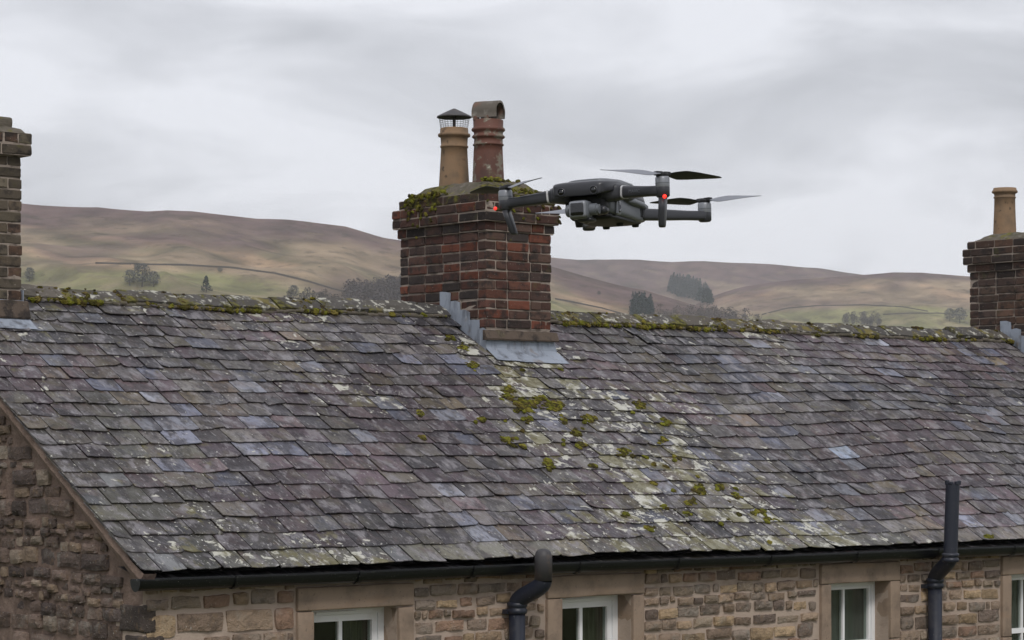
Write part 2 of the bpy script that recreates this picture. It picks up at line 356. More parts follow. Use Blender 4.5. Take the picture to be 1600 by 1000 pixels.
def build_hills():
    mb = MB(); pxs = [-2500+i*(5900/590) for i in range(591)]
    pxs = sorted(set([round(-1400+i*25, 2) for i in range(56)]+[round(i*4.5, 2) for i in range(0, 360)]+[round(1620+i*25, 2) for i in range(56)]))
    ts = [330+i*150 for i in range(6)]+[1150+i*25 for i in range(18)]+[1600+i*7 for i in range(82)]+[2190+i*90 for i in range(4)]+[2550+i*10 for i in range(59)]+[3190+i*90 for i in range(5)]+[3640+i*13 for i in range(46)]+[4300+i*150 for i in range(7)]
    nx = len(pxs); cols = []
    vs = []
    for t in ts:
        for px in pxs:
            h = hz(px, t); s = (px-800)/FPX*t
            if t == ts[0]: h = -20
            p = Rv*s+Fv*t; vs.append((p.x, p.y, h))
            q = Vector((s, t, 0))
            n1 = fbm(q/260+Vector((9, 2, 0)), 5); n2 = fbm(Vector((s/110+t/300, t/120, 8)), 5); n3 = fbm(Vector((s/34, t/26, 1)), 4)
            e = 700-FPX*h/t
            # land cover: improved pasture low down, bracken and bent grass, heather on top
            a_, b_, c_ = layers(px, t)
            if a_ >= max(b_, c_): rel = (h/t)/((700-interp(near_sky, px))/FPX); lay = 0
            elif b_ >= c_: rel = (h/t)/max(.005, (700-interp(mid_sky, px))/FPX); lay = 1
            else: rel = (h/t)/((700-interp(far_sky, px))/FPX); lay = 2
            tan_ = Vector((.235, .18, .13)); hea = Vector((.105, .072, .076)); gre = Vector((.165, .18, .075)); olive = Vector((.125, .11, .072)); orange = Vector((.33, .225, .155))
            c = tan_.lerp(olive, .85*smooth(-.1, .4, n1+n2*.5))
            c = c.lerp(orange, .7*smooth(.05, .45, n2-n1*.3)); c = c.lerp(hea, .55*smooth(.05, .4, fbm(q/180+Vector((1, 8, 3)), 4)))
            hs = (.91, .95, .86)[lay]
            c = c.lerp(hea, .9*smooth(hs-.04, hs+.05, rel+n1*.09+n2*.06))
            gl = (interp(GLN, px), .80, .6)[lay]
            g = 1-smooth(gl-.02, gl+.02, rel+n1*.02)
            c = c.lerp(gre.lerp(tan_, .5*smooth(-.1, .3, n1+.5*n3)+.1), .8*g)
            c *= 1+.42*n3
            c = Vector([max(.01, v*k) for v, k in zip(c, (1.2, 1.2, 1.15))])
            cols.append(tuple(c))
    ny = len(ts)
    fs = [(j*nx+i, j*nx+i+1, (j+1)*nx+i+1, (j+1)*nx+i) for j in range(ny-1) for i in range(nx-1)]
    mb.add(vs, fs, c=cols)
    m = mat('moorland', attr=True, rough=1, spec=.05, bump=[(.03, .6, 8), (.2, .5, 2)],
        var=[(.012, 7, .5, .66, (.07, .06, .048), .6, None), (.06, 6, .54, .66, (.06, .052, .038), .6, None), (.03, 6, .55, .68, (.3, .23, .165), .4, None), (.15, 3, .68, .72, (.04, .035, .03), .7, None)])
    return tag(mb.build('hills', m, smooth=True), kind='structure', label='brown and purple moorland hills behind the roof')
hills = build_hills()
mb = MB(); n = 96
vs = [(0, 0, GZ)]; 
rr = [30, 120, 500, 2000, 6000]
for r in rr:
    for j in range(n): vs.append((r*cos(2*pi*j/n), r*sin(2*pi*j/n), GZ+(fbm(Vector((r*cos(2*pi*j/n), r*sin(2*pi*j/n), 0))/200, 2)*2 if 100 < r < 3000 else 0)))
fs = [(0, 1+j, 1+(j+1) % n) for j in range(n)]
for i in range(len(rr)-1): fs += [(1+i*n+j, 1+(i+1)*n+j, 1+(i+1)*n+(j+1) % n, 1+i*n+(j+1) % n) for j in range(n)]
mb.add(vs, fs)
tag(mb.build('ground', mat('pasture', (.09, .1, .045), rough=1, spec=.05, bump=[(3, .5, .05)], var=[(.02, 5, .4, .7, (.13, .12, .07), .8, None)])), kind='structure', label='grass ground around the cottage')

# trees on the hillside
M['bark'] = mat('bark', (.07, .055, .045), rough=.95)
M['conifer'] = mat('conifer_needles', attr=True, rough=.95, spec=.1)
M['twigs'] = mat('bare_twigs', attr=True, rough=.95, spec=.1)
def leafcloud(mb, base, h, wdt, kind, n, rg, c0, size):
    for i in range(n):
        u = rg.random(); a = rg.random()*2*pi
        if kind == 'cone':
            z = h*(.1+.9*u); r = wdt*(1-u)**.8*(.55+.45*rg.random())*(1+.25*sin(a*3+u*25))
        else:
            z = h*(.22+.78*u); r = wdt*sqrt(max(0, 1-((u-.45)/.57)**2))*(rg.random()**.45)*(1+.3*sin(a*2+base.x)+.2*sin(a*5+u*9))
        p = base+Vector((cos(a)*r, sin(a)*r, z)); s = size*(.6+.8*rg.random())
        d1 = Vector((rg.gauss(0, 1), rg.gauss(0, 1), rg.gauss(0, .6))).normalized()*s; d2 = Vector((rg.gauss(0, 1), rg.gauss(0, 1), rg.gauss(0, 1)-(.8 if kind == 'cone' else -.6))).normalized()*s
        k = .8+.4*rg.random()
        mb.add([p-d1, p-d2*.7, p+d1*.8, p+d2], [(0, 1, 2, 3)], c=tuple(x*k for x in c0))
def trunk(mb, base, h, r, rg, limbs=5):
    tube(mb, [base+Vector((0, 0, -1)), base+Vector((rg.gauss(0, .02)*h, rg.gauss(0, .02)*h, h*.45)), base+Vector((rg.gauss(0, .03)*h, rg.gauss(0, .03)*h, h*.92))], [r, r*.6, r*.12], n=6)
    for i in range(limbs):
        a = rg.random()*2*pi; z = h*(.25+.5*i/max(1, limbs)); L = h*.3*(1-.4*i/limbs)
        tube(mb, [base+Vector((0, 0, z)), base+Vector((cos(a)*L*.6, sin(a)*L*.6, z+L*.45)), base+Vector((cos(a)*L, sin(a)*L, z+L))], [r*.4, r*.22, r*.06], n=5)
TC = random.Random(11)
def tree(px, py, hpx, kind, name, label, wide=.42):
    p, t = hill_pt(px, py); h = hpx/FPX*t
    o = empty(name, label=label, category='tree', group='trees on the hillside'); o.location = p
    z0 = Vector((0, 0, 0)); m1 = MB(); trunk(m1, z0, h, h*.03, TC); m1.build('trunk', M['bark'], o)
    m2 = MB()
    if kind == 'cone': leafcloud(m2, z0, h, h*wide*.75, 'cone', 420, TC, (.028, .04, .028), h*.05)
    else: leafcloud(m2, z0, h, h*wide, 'round', 1000, TC, (.115, .115, .105), h*.036)
    m2.build('crown', M['conifer' if kind == 'cone' else 'twigs'], o)
tree(46, 440, 22, 'round', 'bare_tree', 'small dark bare tree on the low green slope right beside the left chimney')
tree(214, 424, 13, 'round', 'bare_tree', 'small bare tree at the top of the left tree clump, by the field wall')
tree(203, 446, 24, 'round', 'bare_tree', 'bare tree at the left edge of the left tree clump', .5)
tree(222, 448, 36, 'round', 'bare_tree', 'tallest bare tree of the clump on the green slope at left', .45)
tree(240, 448, 24, 'round', 'bare_tree', 'bare tree at the right edge of the left tree clump', .5)
tree(322, 457, 26, 'cone', 'conifer_tree', 'lone dark pointed conifer on the green field left of the middle', .5)
tree(344, 426, 9, 'round', 'bush_tree', 'small round bush beside the field wall above the lone conifer', .6)
tree(459, 466, 20, 'round', 'bare_tree', 'hazy bare tree just above the mossy ridge, left of the brown wood', .5)
tree(936, 461, 6, 'round', 'bush_tree', 'tiny dark bush on the tan slope between chimney and conifers', .7)
for (px, py, hp) in ((1484, 502, 20), (1500, 505, 24)):
    tree(px, py, hp, 'round', 'bare_tree', 'bare tree by the green field, %s the right chimney' % ('a little left of' if px < 1490 else 'tight against'), .55)
def wood(name, label, poly, n, kind, hm, c0, leaves, wide):
    """fill a patch of hillside (picture outline of its foot) with trees as one mass"""
    mb = MB(); r2 = random.Random(name+label); x0 = min(p[0] for p in poly); x1 = max(p[0] for p in poly); y0 = min(p[1] for p in poly); y1 = max(p[1] for p in poly)
    k = 0; tries = 0
    while k < n and tries < n*30:
        tries += 1
        x = r2.uniform(x0, x1); y = r2.uniform(y0, y1); ins = False
        for i in range(len(poly)):
            a, b = poly[i], poly[i-1]
            if (a[1] > y) != (b[1] > y) and x < (b[0]-a[0])*(y-a[1])/(b[1]-a[1])+a[0]: ins = not ins
        if not ins: continue
        p, t = hill_pt(x, y); h = hm*(.7+.6*r2.random()); k += 1
        leafcloud(mb, p, h, h*wide, kind, leaves if kind == 'cone' else leaves*2, r2, c0, h*(.07 if kind == 'cone' else .06))
        if kind != 'cone': tube(mb, [p, p+Vector((0, 0, h*.8))], [h*.03, h*.008], n=4, c=(.07, .055, .045))
    return mb.build(name, M['conifer' if kind == 'cone' else 'twigs'], tagd=dict(kind='stuff', label=label, category='wood'))
wood('conifer_plantation', 'dark green conifer plantation block high on the hillside', [(1046, 444), (1054, 441), (1072, 443), (1094, 450), (1108, 462), (1114, 478), (1100, 476), (1075, 468), (1044, 460)], 170, 'cone', 15, (.028, .045, .040), 90, .28)
wood('conifer_plantation', 'dark conifer clump just above the ridge, left of the brown wood', [(987, 478), (1004, 474), (1018, 480), (1020, 498), (986, 498)], 90, 'cone', 9, (.032, .045, .042), 90, .28)
wood('bare_woodland', 'brown leafless wood behind the ridge in the middle of the valley', [(1022, 490), (1060, 491), (1110, 494), (1150, 496), (1188, 501), (1188, 508), (1022, 508)], 60, 'round', 9, (.13, .11, .10), 70, .42)
wood('bare_woodland', 'leafless wood tight against the left side of the big chimney', [(540, 462), (570, 456), (600, 450), (640, 446), (640, 480), (540, 480)], 110, 'round', 9.5, (.095, .08, .078), 70, .42)
wood('bare_woodland', 'low bare thicket below the green field, right of the middle wood', [(1318, 498), (1345, 497), (1376, 502), (1376, 512), (1318, 512)], 40, 'round', 8, (.095, .085, .078), 70, .45)
wood('bare_woodland', 'scattered low scrub behind the ridge left of the big chimney', [(440, 468), (500, 466), (540, 466), (540, 480), (440, 478)], 24, 'round', 7, (.07, .062, .055), 60, .5)
def fieldwall(label, pts, h=1.15):
    mb = MB(); P = []
    for (a, b) in zip(pts, pts[1:]):
        for i in range(6):
            k = i/6; P.append(hill_pt(a[0]+(b[0]-a[0])*k, a[1]+(b[1]-a[1])*k)[0])
    P.append(hill_pt(*pts[-1])[0])
    vs = []; 
    for i, p in enumerate(P):
        d = (P[min(i+1, len(P)-1)]-P[max(i-1, 0)]); d.z = 0; d.normalize(); nn = Vector((-d.y, d.x, 0)); hh = h*(1+.25*noise.noise(p*.05))
        for (a, b) in ((-.8, -1.5), (-.5, hh), (.5, hh), (.8, -1.5)): vs.append(p+nn*a+Vector((0, 0, b)))
    fs = [(i*4+j, i*4+j+1, (i+1)*4+j+1, (i+1)*4+j) for i in range(len(P)-1) for j in range(3)]
    mb.add(vs, fs)
    mb.build('field_wall', M['fieldwall'], tagd=dict(label=label, category='wall', group='dry stone field walls on the hills'))
M['fieldwall'] = mat('field_stone', (.095, .085, .075), rough=1, spec=.1, var=[(.2, 4, .45, .7, (.1, .09, .08), .7, None)])
fieldwall('long dark dry stone wall running down the left hillside to the valley', [(150, 412), (230, 414), (290, 415), (360, 419), (430, 428), (480, 440), (520, 452), (545, 458)])
fieldwall('dark stone wall edging the top of the green fields on the right', [(1190, 492), (1230, 482), (1280, 478), (1350, 477), (1410, 480), (1450, 487)])
fieldwall('lower field wall crossing the green fields near the right chimney', [(1380, 492), (1420, 490), (1470, 490), (1512, 494)])
fieldwall('faint wall at the foot of the tan slope beside the big chimney', [(868, 468), (900, 474), (940, 482), (975, 492)])

# ------------------------------------------------------------------ cottage
house = empty('stone_cottage', label='long rubble stone cottage with mossy slate roof and three brick chimneys', category='cottage')
XL, XR = 7.78, 25.0
YR, ZR = 15.42, 1.08; TT = .626; TH = math.atan(TT); CT, ST = cos(TH), sin(TH)
YE = 12.52; RL = (YR-YE)/CT
def sag(u, v):
    d = .028*noise.noise(Vector((u*.45, v*.5, 3)))+.012*noise.noise(Vector((u*1.3, v*.9, 8)))
    d += .045*math.exp(-((u-16.3)/.9)**2-((v-1.9)/.9)**2)
    d -= .035*math.exp(-((u-14.2)/1.2)**2-((v-2.6)/1.3)**2)
    d *= smooth(7.7, 9.0, u)*.8+.2
    return d
NR = Vector((0, -ST, CT))
def roofp(u, v, h=0): return Vector((u, YR-v*CT, ZR-v*ST))+NR*(h+sag(u, v))
YW = 12.62; XW = 7.85                # face of the front wall, face of the gable
# deck under the slates and the far slope
mb = MB(); nu = 60
for vi in range(1):
    us = [XL+.02+(XR-XL-.02)*i/nu for i in range(nu+1)]; vv = [0.0, .6, 1.2, 1.8, 2.4, 3.0, RL-.01]
    vs = []; 
    for v in vv:
        for u in us: vs.append(roofp(u, v, -.004))
    k = len(us); fs = [(j*k+i, (j+1)*k+i, (j+1)*k+i+1, j*k+i+1) for j in range(len(vv)-1) for i in range(k-1)]
    mb.add(vs, fs, c=(.03, .03, .03), uv=[(p.x, p.z) for p in vs], mi=1)
vs = []
for v in (0, RL/2, RL):
    for u in (XL, XR): vs.append((u, YR+v*CT, ZR-v*ST-.004))
mb.add(vs, [(0, 1, 3, 2), (2, 3, 5, 4)], c=(.1, .1, .1))
# underside at the eaves
mb.add([(XL+.02, YE+.02, ZR-(YR-YE-.02)*TT-.05), (XR, YE+.02, ZR-(YR-YE-.02)*TT-.05), (XR, YW+.2, ZR-(YR-YE-.02)*TT+.02), (XL+.02, YW+.2, ZR-(YR-YE-.02)*TT+.02)], [(0, 1, 2, 3)], c=(.02, .02, .02))
# slates
PAL = [(.072, .063, .064), (.092, .082, .079), (.040, .036, .041), (.090, .078, .066), (.066, .061, .070), (.115, .106, .10)]
PUR = [(.066, .048, .057), (.078, .056, .066), (.046, .034, .042), (.088, .062, .067)]
BLU = [(.088, .092, .125), (.13, .135, .175), (.18, .185, .22)]
BRN = [(.10, .076, .06), (.125, .10, .07)]
def mossiness(u, v):
    # run-off below the big chimney (chimney stands on u 12.33..13.0)
    s = v; c0 = 12.75+.10*noise.noise(Vector((s*1.2, 5, 0)))
    wd = .5+.19*s
    m = math.exp(-((u-c0)/wd)**2)*smooth(.2, .9, s)
    m *= .65+.6*noise.noise(Vector((u*2, v*2, 1)))+.25
    m += .75*math.exp(-((u-12.25)/.28)**2)*math.exp(-((v-.85)/.4)**2)+.3*math.exp(-((u-10.3)/1.6)**2)*math.exp(-((v-.35)/.3)**2)
    m += .35*(1-smooth(0, .45, v)) + .25*math.exp(-((u-8.6)/.9)**2)*smooth(.8, 2, v)*.9
    m += .35*math.exp(-((u-13.9)/.5)**2)*smooth(.3, 1, v)*.7+.22*smooth(2.9, 3.4, v)
    m += .75*max(0, noise.noise(Vector((u*.8, v*1.1, 22))))+.5*max(0, noise.noise(Vector((u*2.4, v*2.4, 27)))-.1)
    return max(0, min(1, m))
CH = [(12.33, 13.005, 14.85, 15.94), (XW-.02, 8.41, 15.05, 15.83), (19.29, 19.97, 14.92, 15.80)]   # chimney plans
NC = 21; v_ed = []
vcur = RL; g = .205
gs = [.198-(.198-.152)*(i/(NC-1)) for i in range(NC)]; sc = (RL-.02)/sum(gs); gs = [q*sc for q in gs]
r3 = random.Random(21); blue_done = False
vt = RL
for ci in range(NC):
    gauge = gs[ci]; u = XL-.005 + (0 if ci % 2 else -.0)
    first = True; L = gauge*2+.06
    while u < XR:
        wd = r3.uniform(.15, .305)*(1 if not first else (1.15 if ci % 2 else .72))*(1.04-.012*ci)
        if u < XL+.3 and not first: pass
        first = False
        uc = u+wd/2; gap = r3.uniform(.005, .011)
        if r3.random() < .1: gap += .004
        v1 = vt+r3.gauss(0, .006)+.007*noise.noise(Vector((u*.9, ci*3.7, 0)))
        if r3.random() < .03: v1 += r3.uniform(.01, .035)
        v0 = max(.02, v1-L)
        skip = False
        for (a, b, c, d) in CH:
            vf = (YR-c)/CT
            if a-.01 < uc < b+.01 and v1 < vf+.02: skip = True
        if not skip:
            th = r3.uniform(.006, .011); tail = .029+r3.gauss(0, .0025); head = .003
            if r3.random() < .06: tail += r3.uniform(.002, .006)
            tw = r3.gauss(0, .0022); rot = r3.gauss(0, .006)
            nn = 6; vs = []; uvs = []; mk = []
            ua, ub = u+gap/2, u+wd-gap/2
            ch = (r3.random() < .3, r3.random() < .3); chs = (r3.uniform(.006, .025), r3.uniform(.006, .025))
            tails = []
            for i in range(nn+1):
                k = i/nn; uu = ua+(ub-ua)*k
                dv = r3.gauss(0, .0022)+rot*(k-.5)*2
                if i == 0 and ch[0]: dv -= chs[0]
                if i == nn and ch[1]: dv -= chs[1]
                tails.append((uu, v1+dv, tail+tw*(k-.5)*2))
            sh = r3.gauss(0, .002)
            rows = []
            for (uu, vv_, hh) in tails: rows.append((uu, vv_, hh))
            vm = v1-gauge*.55
            mids = [(uu+sh, vm, head+(hh-head)*(vm-v0)/(v1-v0)+r3.gauss(0, .0008)) for (uu, vv_, hh) in tails]
            tops = [(uu+sh*2, v0, head) for (uu, vv_, hh) in tails]
            for R_ in (tops, mids, rows):
                for (uu, vv_, hh) in R_: vs.append(roofp(uu, vv_, hh)); uvs.append((uu, vv_))
            # bevelled lower lip and underside
            for (uu, vv_, hh) in rows: vs.append(roofp(uu, vv_+.002, hh-.003)); uvs.append((uu, vv_+.003))
            for (uu, vv_, hh) in rows: vs.append(roofp(uu, vv_-.001, hh-th)); uvs.append((uu, vv_+.006))
            for (uu, vv_, hh) in tops: vs.append(roofp(uu, vv_, hh-.003)); uvs.append((uu, vv_))
            k = nn+1; fs = []
            for rr_ in range(4): fs += [(rr_*k+i, (rr_+1)*k+i, (rr_+1)*k+i+1, rr_*k+i+1) for i in range(nn)]
            fs += [(0, 5*k, 4*k, 3*k, 2*k, k), (nn, k+nn, 2*k+nn, 3*k+nn, 4*k+nn, 5*k+nn)]
            offs = (r3.uniform(-40, 40), r3.uniform(-40, 40))
            clus = 1.4*noise.noise(Vector((uc*.55, v1*.9, 40)))+.35*noise.noise(Vector((uc*2, v1*2, 41)))+ .35*math.exp(-((uc-9.9)/.9)**2-((v1-1.6)/1.)**2)+.3*math.exp(-((uc-16.5)/2)**2)
            x = r3.random()
            if x < .10-.25*min(0, clus): c = r3.choice(BLU)
            elif x < .19: c = r3.choice(BRN)
            elif x < .32+max(0, clus)*1.3: c = r3.choice(PUR)
            else: c = r3.choice(PAL)
            if ci == 0 or (uc < 8.8 and v1 > 1.4 and r3.random() < .6): c = tuple(a*.6+b*.4 for a, b in zip(c, (.14, .14, .10)))
            kk = r3.uniform(.62, 1.42)*(1+1.0*noise.noise(Vector((uc*.8, v1*1.1, 60)))); c = tuple(q*kk for q in c)
            if 15.0 < uc < 15.3 and 2.0 < v1 < 2.2 and not blue_done: blue_done = True; c = (.30, .35, .45)
            mk = [mossiness(a, b) for (a, b) in uvs]
            ms = r3.uniform(.3, 1.2); mk = [min(1, max(0, q*ms)) for q in mk]
            # grain differs from slate to slate
            uvs = [(a+offs[0]*.37, b+offs[1]*.21) for (a, b) in uvs]
            mb.add(vs, fs, c=c, uv=uvs, mk=mk)
        u += wd
    vt -= gauge
roof = mb.build('roof', [M['slate'], M['deck']], house)
# ridge tiles of sawn stone
r4 = random.Random(5); u = 8.43; k = 0
RIDGE = MB()
while u < XR-.4:
    L = r4.uniform(.40, .50)
    if 11.9 < u < 12.33: L = 12.33-u if 12.33-u > .3 else L
    skip = any(a-.02 < u+L/2 < b+.02 for (a, b, c, d) in CH)
    if u < 12.33 < u+L: L = 12.33-u
    if u < 19.29 < u+L: L = 19.29-u
    if any(abs(u-a) < .01 for (a, b, c, d) in CH): u = [b for (a, b, c, d) in CH if abs(u-a) < .01][0]; continue
    if L < .08: u += L; continue
    m = MB(); s0 = sag(u+L/2, 0)+r4.gauss(0, .006)+.004; s1 = r4.gauss(0, .006); hw = .15; th = .03
    vs = []; nseg = 8
    for i in range(nseg+1):
        uu = u+.004+(L-.008)*i/nseg
        end = 1 if i in (0, nseg) else 0
        for (dv, hh) in ((hw, .035), (hw-.002, .035+th), (.07, .035+th+.006), (.012, .052+th), (-.012, .052+th), (-.07, .035+th+.006), (-hw+.002, .035+th), (-hw, .035)):
            a = abs(dv); y = YR-math.copysign(a*CT, dv); z = ZR-a*ST
            nn_ = Vector((0, -math.copysign(ST, dv) if a > .03 else 0, CT))
            p = Vector((uu, y, z+s0+s1*(i/nseg-.5)))+nn_*(hh-.014-.003*end)
            p += noise.noise_vector(p*11)*.010
            vs.append(p)
    K = 8; fs = [(i*K+j, i*K+j+1, (i+1)*K+j+1, (i+1)*K+j) for i in range(nseg) for j in range(K-1)]
    fs += [tuple(range(K)), tuple(reversed(range(nseg*K, nseg*K+K)))]
    kk = r4.uniform(.75, 1.2); c = r4.choice([(.10, .092, .084), (.088, .082, .078), (.115, .102, .088)])
    if u > 11.75 and u < 12.3: c = (.062, .058, .056)
    dk = .0 if 11.7 < u < 12.3 else (.55 if (u < 11 or 13 < u < 15.6) else .3)
    m.add(vs, fs, c=tuple(q*kk for q in c), mk=[dk*(1 if (i % 8) in (0, 1) else .55)+(.35 if i < 16 else 0)*(dk > 0) for i in range(len(vs))]); m.build('ridge_tile', M['ridge'], roof)
    u += L
# bedding mortar beneath the ridge tiles with gaps and lumps
m = MB(); r5 = random.Random(8); u = 8.43; was = True
while u < XR-.5:
    L = r5.uniform(.05, .12)
    if not any(a-.03 < u < b+.03 for (a, b, c, d) in CH):
        p = roofp(u, .145, .022+r5.gauss(0, .004))
        rbox(m, p, (L*.6, .022, .014), r=.012, n=4, jit=.008, seed=u)
    elif m.v: m.build('ridge_bedding', M['cement'], roof); m = MB()
    u += L
m.build('ridge_bedding', M['cement'], roof)
# verge fillet up the gable
m = MB(); seg = 26; vs = []
for i in range(seg+1):
    v = .0+(RL-.0)*i/seg
    for (dx, hh) in ((XL+.012, -.006), (XL+.006, -.05), (XL+.03, -.095), (XW+.03, -.10), (XW+.03, -.006)):
        p = roofp(0, v, hh); p.x = dx; p.z -= sag(0, v)*CT; q = noise.noise_vector(p*8)*.008; vs.append(p+q)
fs = [(i*5+j, i*5+j+1, (i+1)*5+j+1, (i+1)*5+j) for i in range(seg) for j in range(4)]+[(0, 1, 2, 3, 4), tuple(seg*5+j for j in (4, 3, 2, 1, 0))]
m.add(vs, fs); m.build('verge', M['darkmortar'], house)

# ---- walls
ZB = GZ-.3
OP = []   # openings: x0,x1 (opening), s0,s1 (surround), z top
for (a, b, c, d) in ((487, 620, 462, 643), (875, 986, 852, 1003), (1295, 1388, 1280, 1403), (1577, 1664, 1563, 1678)):
    OP.append([px_at_Y(q, YW) for q in (a, b, c, d)])
ZT, WH = -1.01, 1.05; LH = .15
ZWT = -.80
m = MB()
xs = [XW]
def wallbox(x0, x1, z0, z1): box(m, (x0, YW, z0), (x1, YW+.3, z1))
px_ = XW
for (a, b, c, d) in OP:
    wallbox(px_, a, ZB, ZWT); wallbox(a, b, ZT, ZWT); wallbox(a, b, ZB, ZT-WH); px_ = b
wallbox(px_, XR, ZB, ZWT)
def pillow(mb, O, U, V, Nn, w_, h_, bul, back, seed, c, nu=6, nv=5, rough=.006):
    vs = []; rr_ = min(w_, h_)*.28; cs = []
    for j in range(nv+1):
        for i in range(nu+1):
            a = -1+2*i/nu; b = -1+2*j/nv
            edge = (i in (0, nu)) or (j in (0, nv))
            if not edge:
                a = (-1+2*(i-1)/(nu-2))*.93; b = (-1+2*(j-1)/(nv-2))*.90
            x = a*w_/2; y = b*h_/2
            # round the corners
            ex = max(0, abs(x)-(w_/2-rr_)); ey = max(0, abs(y)-(h_/2-rr_)); l = sqrt(ex*ex+ey*ey)
            if l > rr_: x = math.copysign(w_/2-rr_+ex/l*rr_, x); y = math.copysign(h_/2-rr_+ey/l*rr_, y)
            d = -back if edge else bul*(1-.5*max(abs(a), abs(b))**3)
            p = Vector((x, y, 0)); q = O+U*x+V*y+Nn*d
            nv_ = noise.noise_vector(q*6+Vector((seed, 0, 0))); nv2 = noise.noise_vector(q*26+Vector((0, seed, 0)))
            q = q+(U*nv_.x+V*nv_.y*.6)*rough*1.4+(U*nv2.x+V*nv2.y)*rough*.6+Nn*(0 if edge else (nv_.z*rough+nv2.z*rough*.6))
            vs.append(q)
    k = nu+1; fs = [(j*k+i, j*k+i+1, (j+1)*k+i+1, (j+1)*k+i) for j in range(nv) for i in range(nu)]
    mb.add(vs, fs, c=c)
SPAL = [tuple(q*u_ for q, u_ in zip(c, (2.45, 2.3, 2.2)))if 1 else tuple(q*1.75 for q in c) for c in [(.125, .098, .077), (.115, .092, .073), (.10, .081, .067), (.14, .11, .084), (.105, .09, .077), (.08, .065, .056), (.15, .115, .082), (.13, .09, .068), (.125, .105, .083), (.175, .135, .09)]]
m.mi = [0]*len(m.f)
s_ = MB(); r6 = random.Random(31)
for (xa, xb, c0, c1) in ((XW+.01, OP[0][2]-.012, .10, .175), (OP[0][3]+.012, XR-8, .055, .108)):
    z = ZWT-.005
    while z > ZB+.4:
        ch = r6.uniform(c0, c1); x = xa
        if z > -.84: ch = r6.uniform(.06, .08)
        while x < xb-.04:
            w_ = ch*r6.uniform(1.3, 3.1 if c0 < .1 else 2.4)
            if r6.random() < .12: w_ = ch*r6.uniform(.8, 1.2)
            x1 = min(x+w_, xb); blocked = None
            for (a, b, c, d) in OP:
                if z > ZT-WH-.15 and x1 > c-.01 and x < d+.01: blocked = (c, d)
            if blocked:
                if blocked[0]-.012-x > .05: x1 = blocked[0]-.012
                else: x = blocked[1]+.012; continue
            if x1-x > .035:
                c = r6.choice(SPAL); kk = r6.uniform(.7, 1.25); c = tuple(q*kk for q in c); hh = ch*r6.uniform(.78, 1.0)
                pillow(s_, Vector(((x+x1)/2, YW, z-ch/2+r6.gauss(0, .006)+.012*noise.noise(Vector((x*1.5, z, 0))))), X3, Z3, -Y3, (x1-x)-r6.uniform(.006, .022), hh-r6.uniform(.004, .016), r6.uniform(.010, .032), .02, r6.random()*50, c, nu=8, nv=6, rough=.011)
            x = x1
        z -= ch
fw = m.build('front_wall', M['pointing'], house)
s_.build('rubble_stone_facing', M['rubble'], fw, smooth=False)
# gable wall
m = MB(); zt = lambda y: ZR-abs(y-YR)*TT-.03
YB2 = YR+(YR-YE)-.1
nseg = 30
vs = []
for i in range(nseg+1):
    y = YW+(YB2-YW)*i/nseg
    for zz in [ZB]+[ZB+(zt(y)-ZB)*k/24 for k in range(1, 25)]:
        p = Vector((XW, y, zz)); p.x += noise.noise(p*5)*.012+noise.noise(p*14)*.006 if 0 < i < nseg else 0; vs.append(p)
K = 25; fs = [(i*K+j, (i+1)*K+j, (i+1)*K+j+1, i*K+j+1) for i in range(nseg) for j in range(K-1)]
m.add(vs, [tuple(reversed(f)) for f in fs])
box(m, (XW+.02, YW+.301, ZB), (XW+.3, YB2, -.85)); box(m, (XW+.3, YB2-.3, ZB), (XR, YB2, -.85))
gw = m.build('gable_wall', M['darkmortar'], house)
s_ = MB(); GP = [tuple(q*u_ for q, u_ in zip(c, (1.95, 1.8, 1.75)))if 1 else tuple(q*1.45 for q in c) for c in [(.082, .065, .056), (.067, .055, .049), (.095, .075, .063), (.055, .046, .043), (.115, .093, .07), (.09, .072, .062), (.15, .13, .105)]]
z = 1.0
r7 = random.Random(77)
while z > -4:
    ch = r7.uniform(.05, .12); y = YW+.20
    yy0 = y
    while y < YB2-.1:
        w_ = ch*r7.uniform(1.2, 3.0)
        if zt(y) > z+.06 and zt(y+w_) > z+.06 and r7.random() > .06:
            c = r7.choice(GP); kk = r7.uniform(.65, 1.3); c = tuple(q*kk for q in c)
            pillow(s_, Vector((XW, y+w_/2, z-ch/2+.02*noise.noise(Vector((y*2, z*2, 0)))+r7.gauss(0, .006))), -Y3, Z3, -X3, w_-r7.uniform(.008, .035), ch-r7.uniform(.004, .022), r7.uniform(.008, .045), .02, r7.random()*50, c, rough=.012)
        y += w_
    z -= ch
s_.build('rubble_stone_facing', M['rubble'], gw, smooth=False)
# quoins at the corner
s_ = MB(); z = -.92; i = 0
while z > -5:
    h_ = r7.uniform(.17, .24); c = r7.choice([(.085, .068, .060), (.10, .082, .068), (.115, .09, .074)])
    ly = .2 if i % 2 else .26; lx = .16 if i % 2 else .11
    rbox(s_, (XW+lx/2-.014, YW+ly/2-.012, z-h_/2), (lx/2, ly/2, h_/2-.009), r=.014, n=6, jit=.012, seed=i, nscale=9, c=c)
    z -= h_; i += 1
s_.build('quoin', M['rubble'], house, smooth=True)

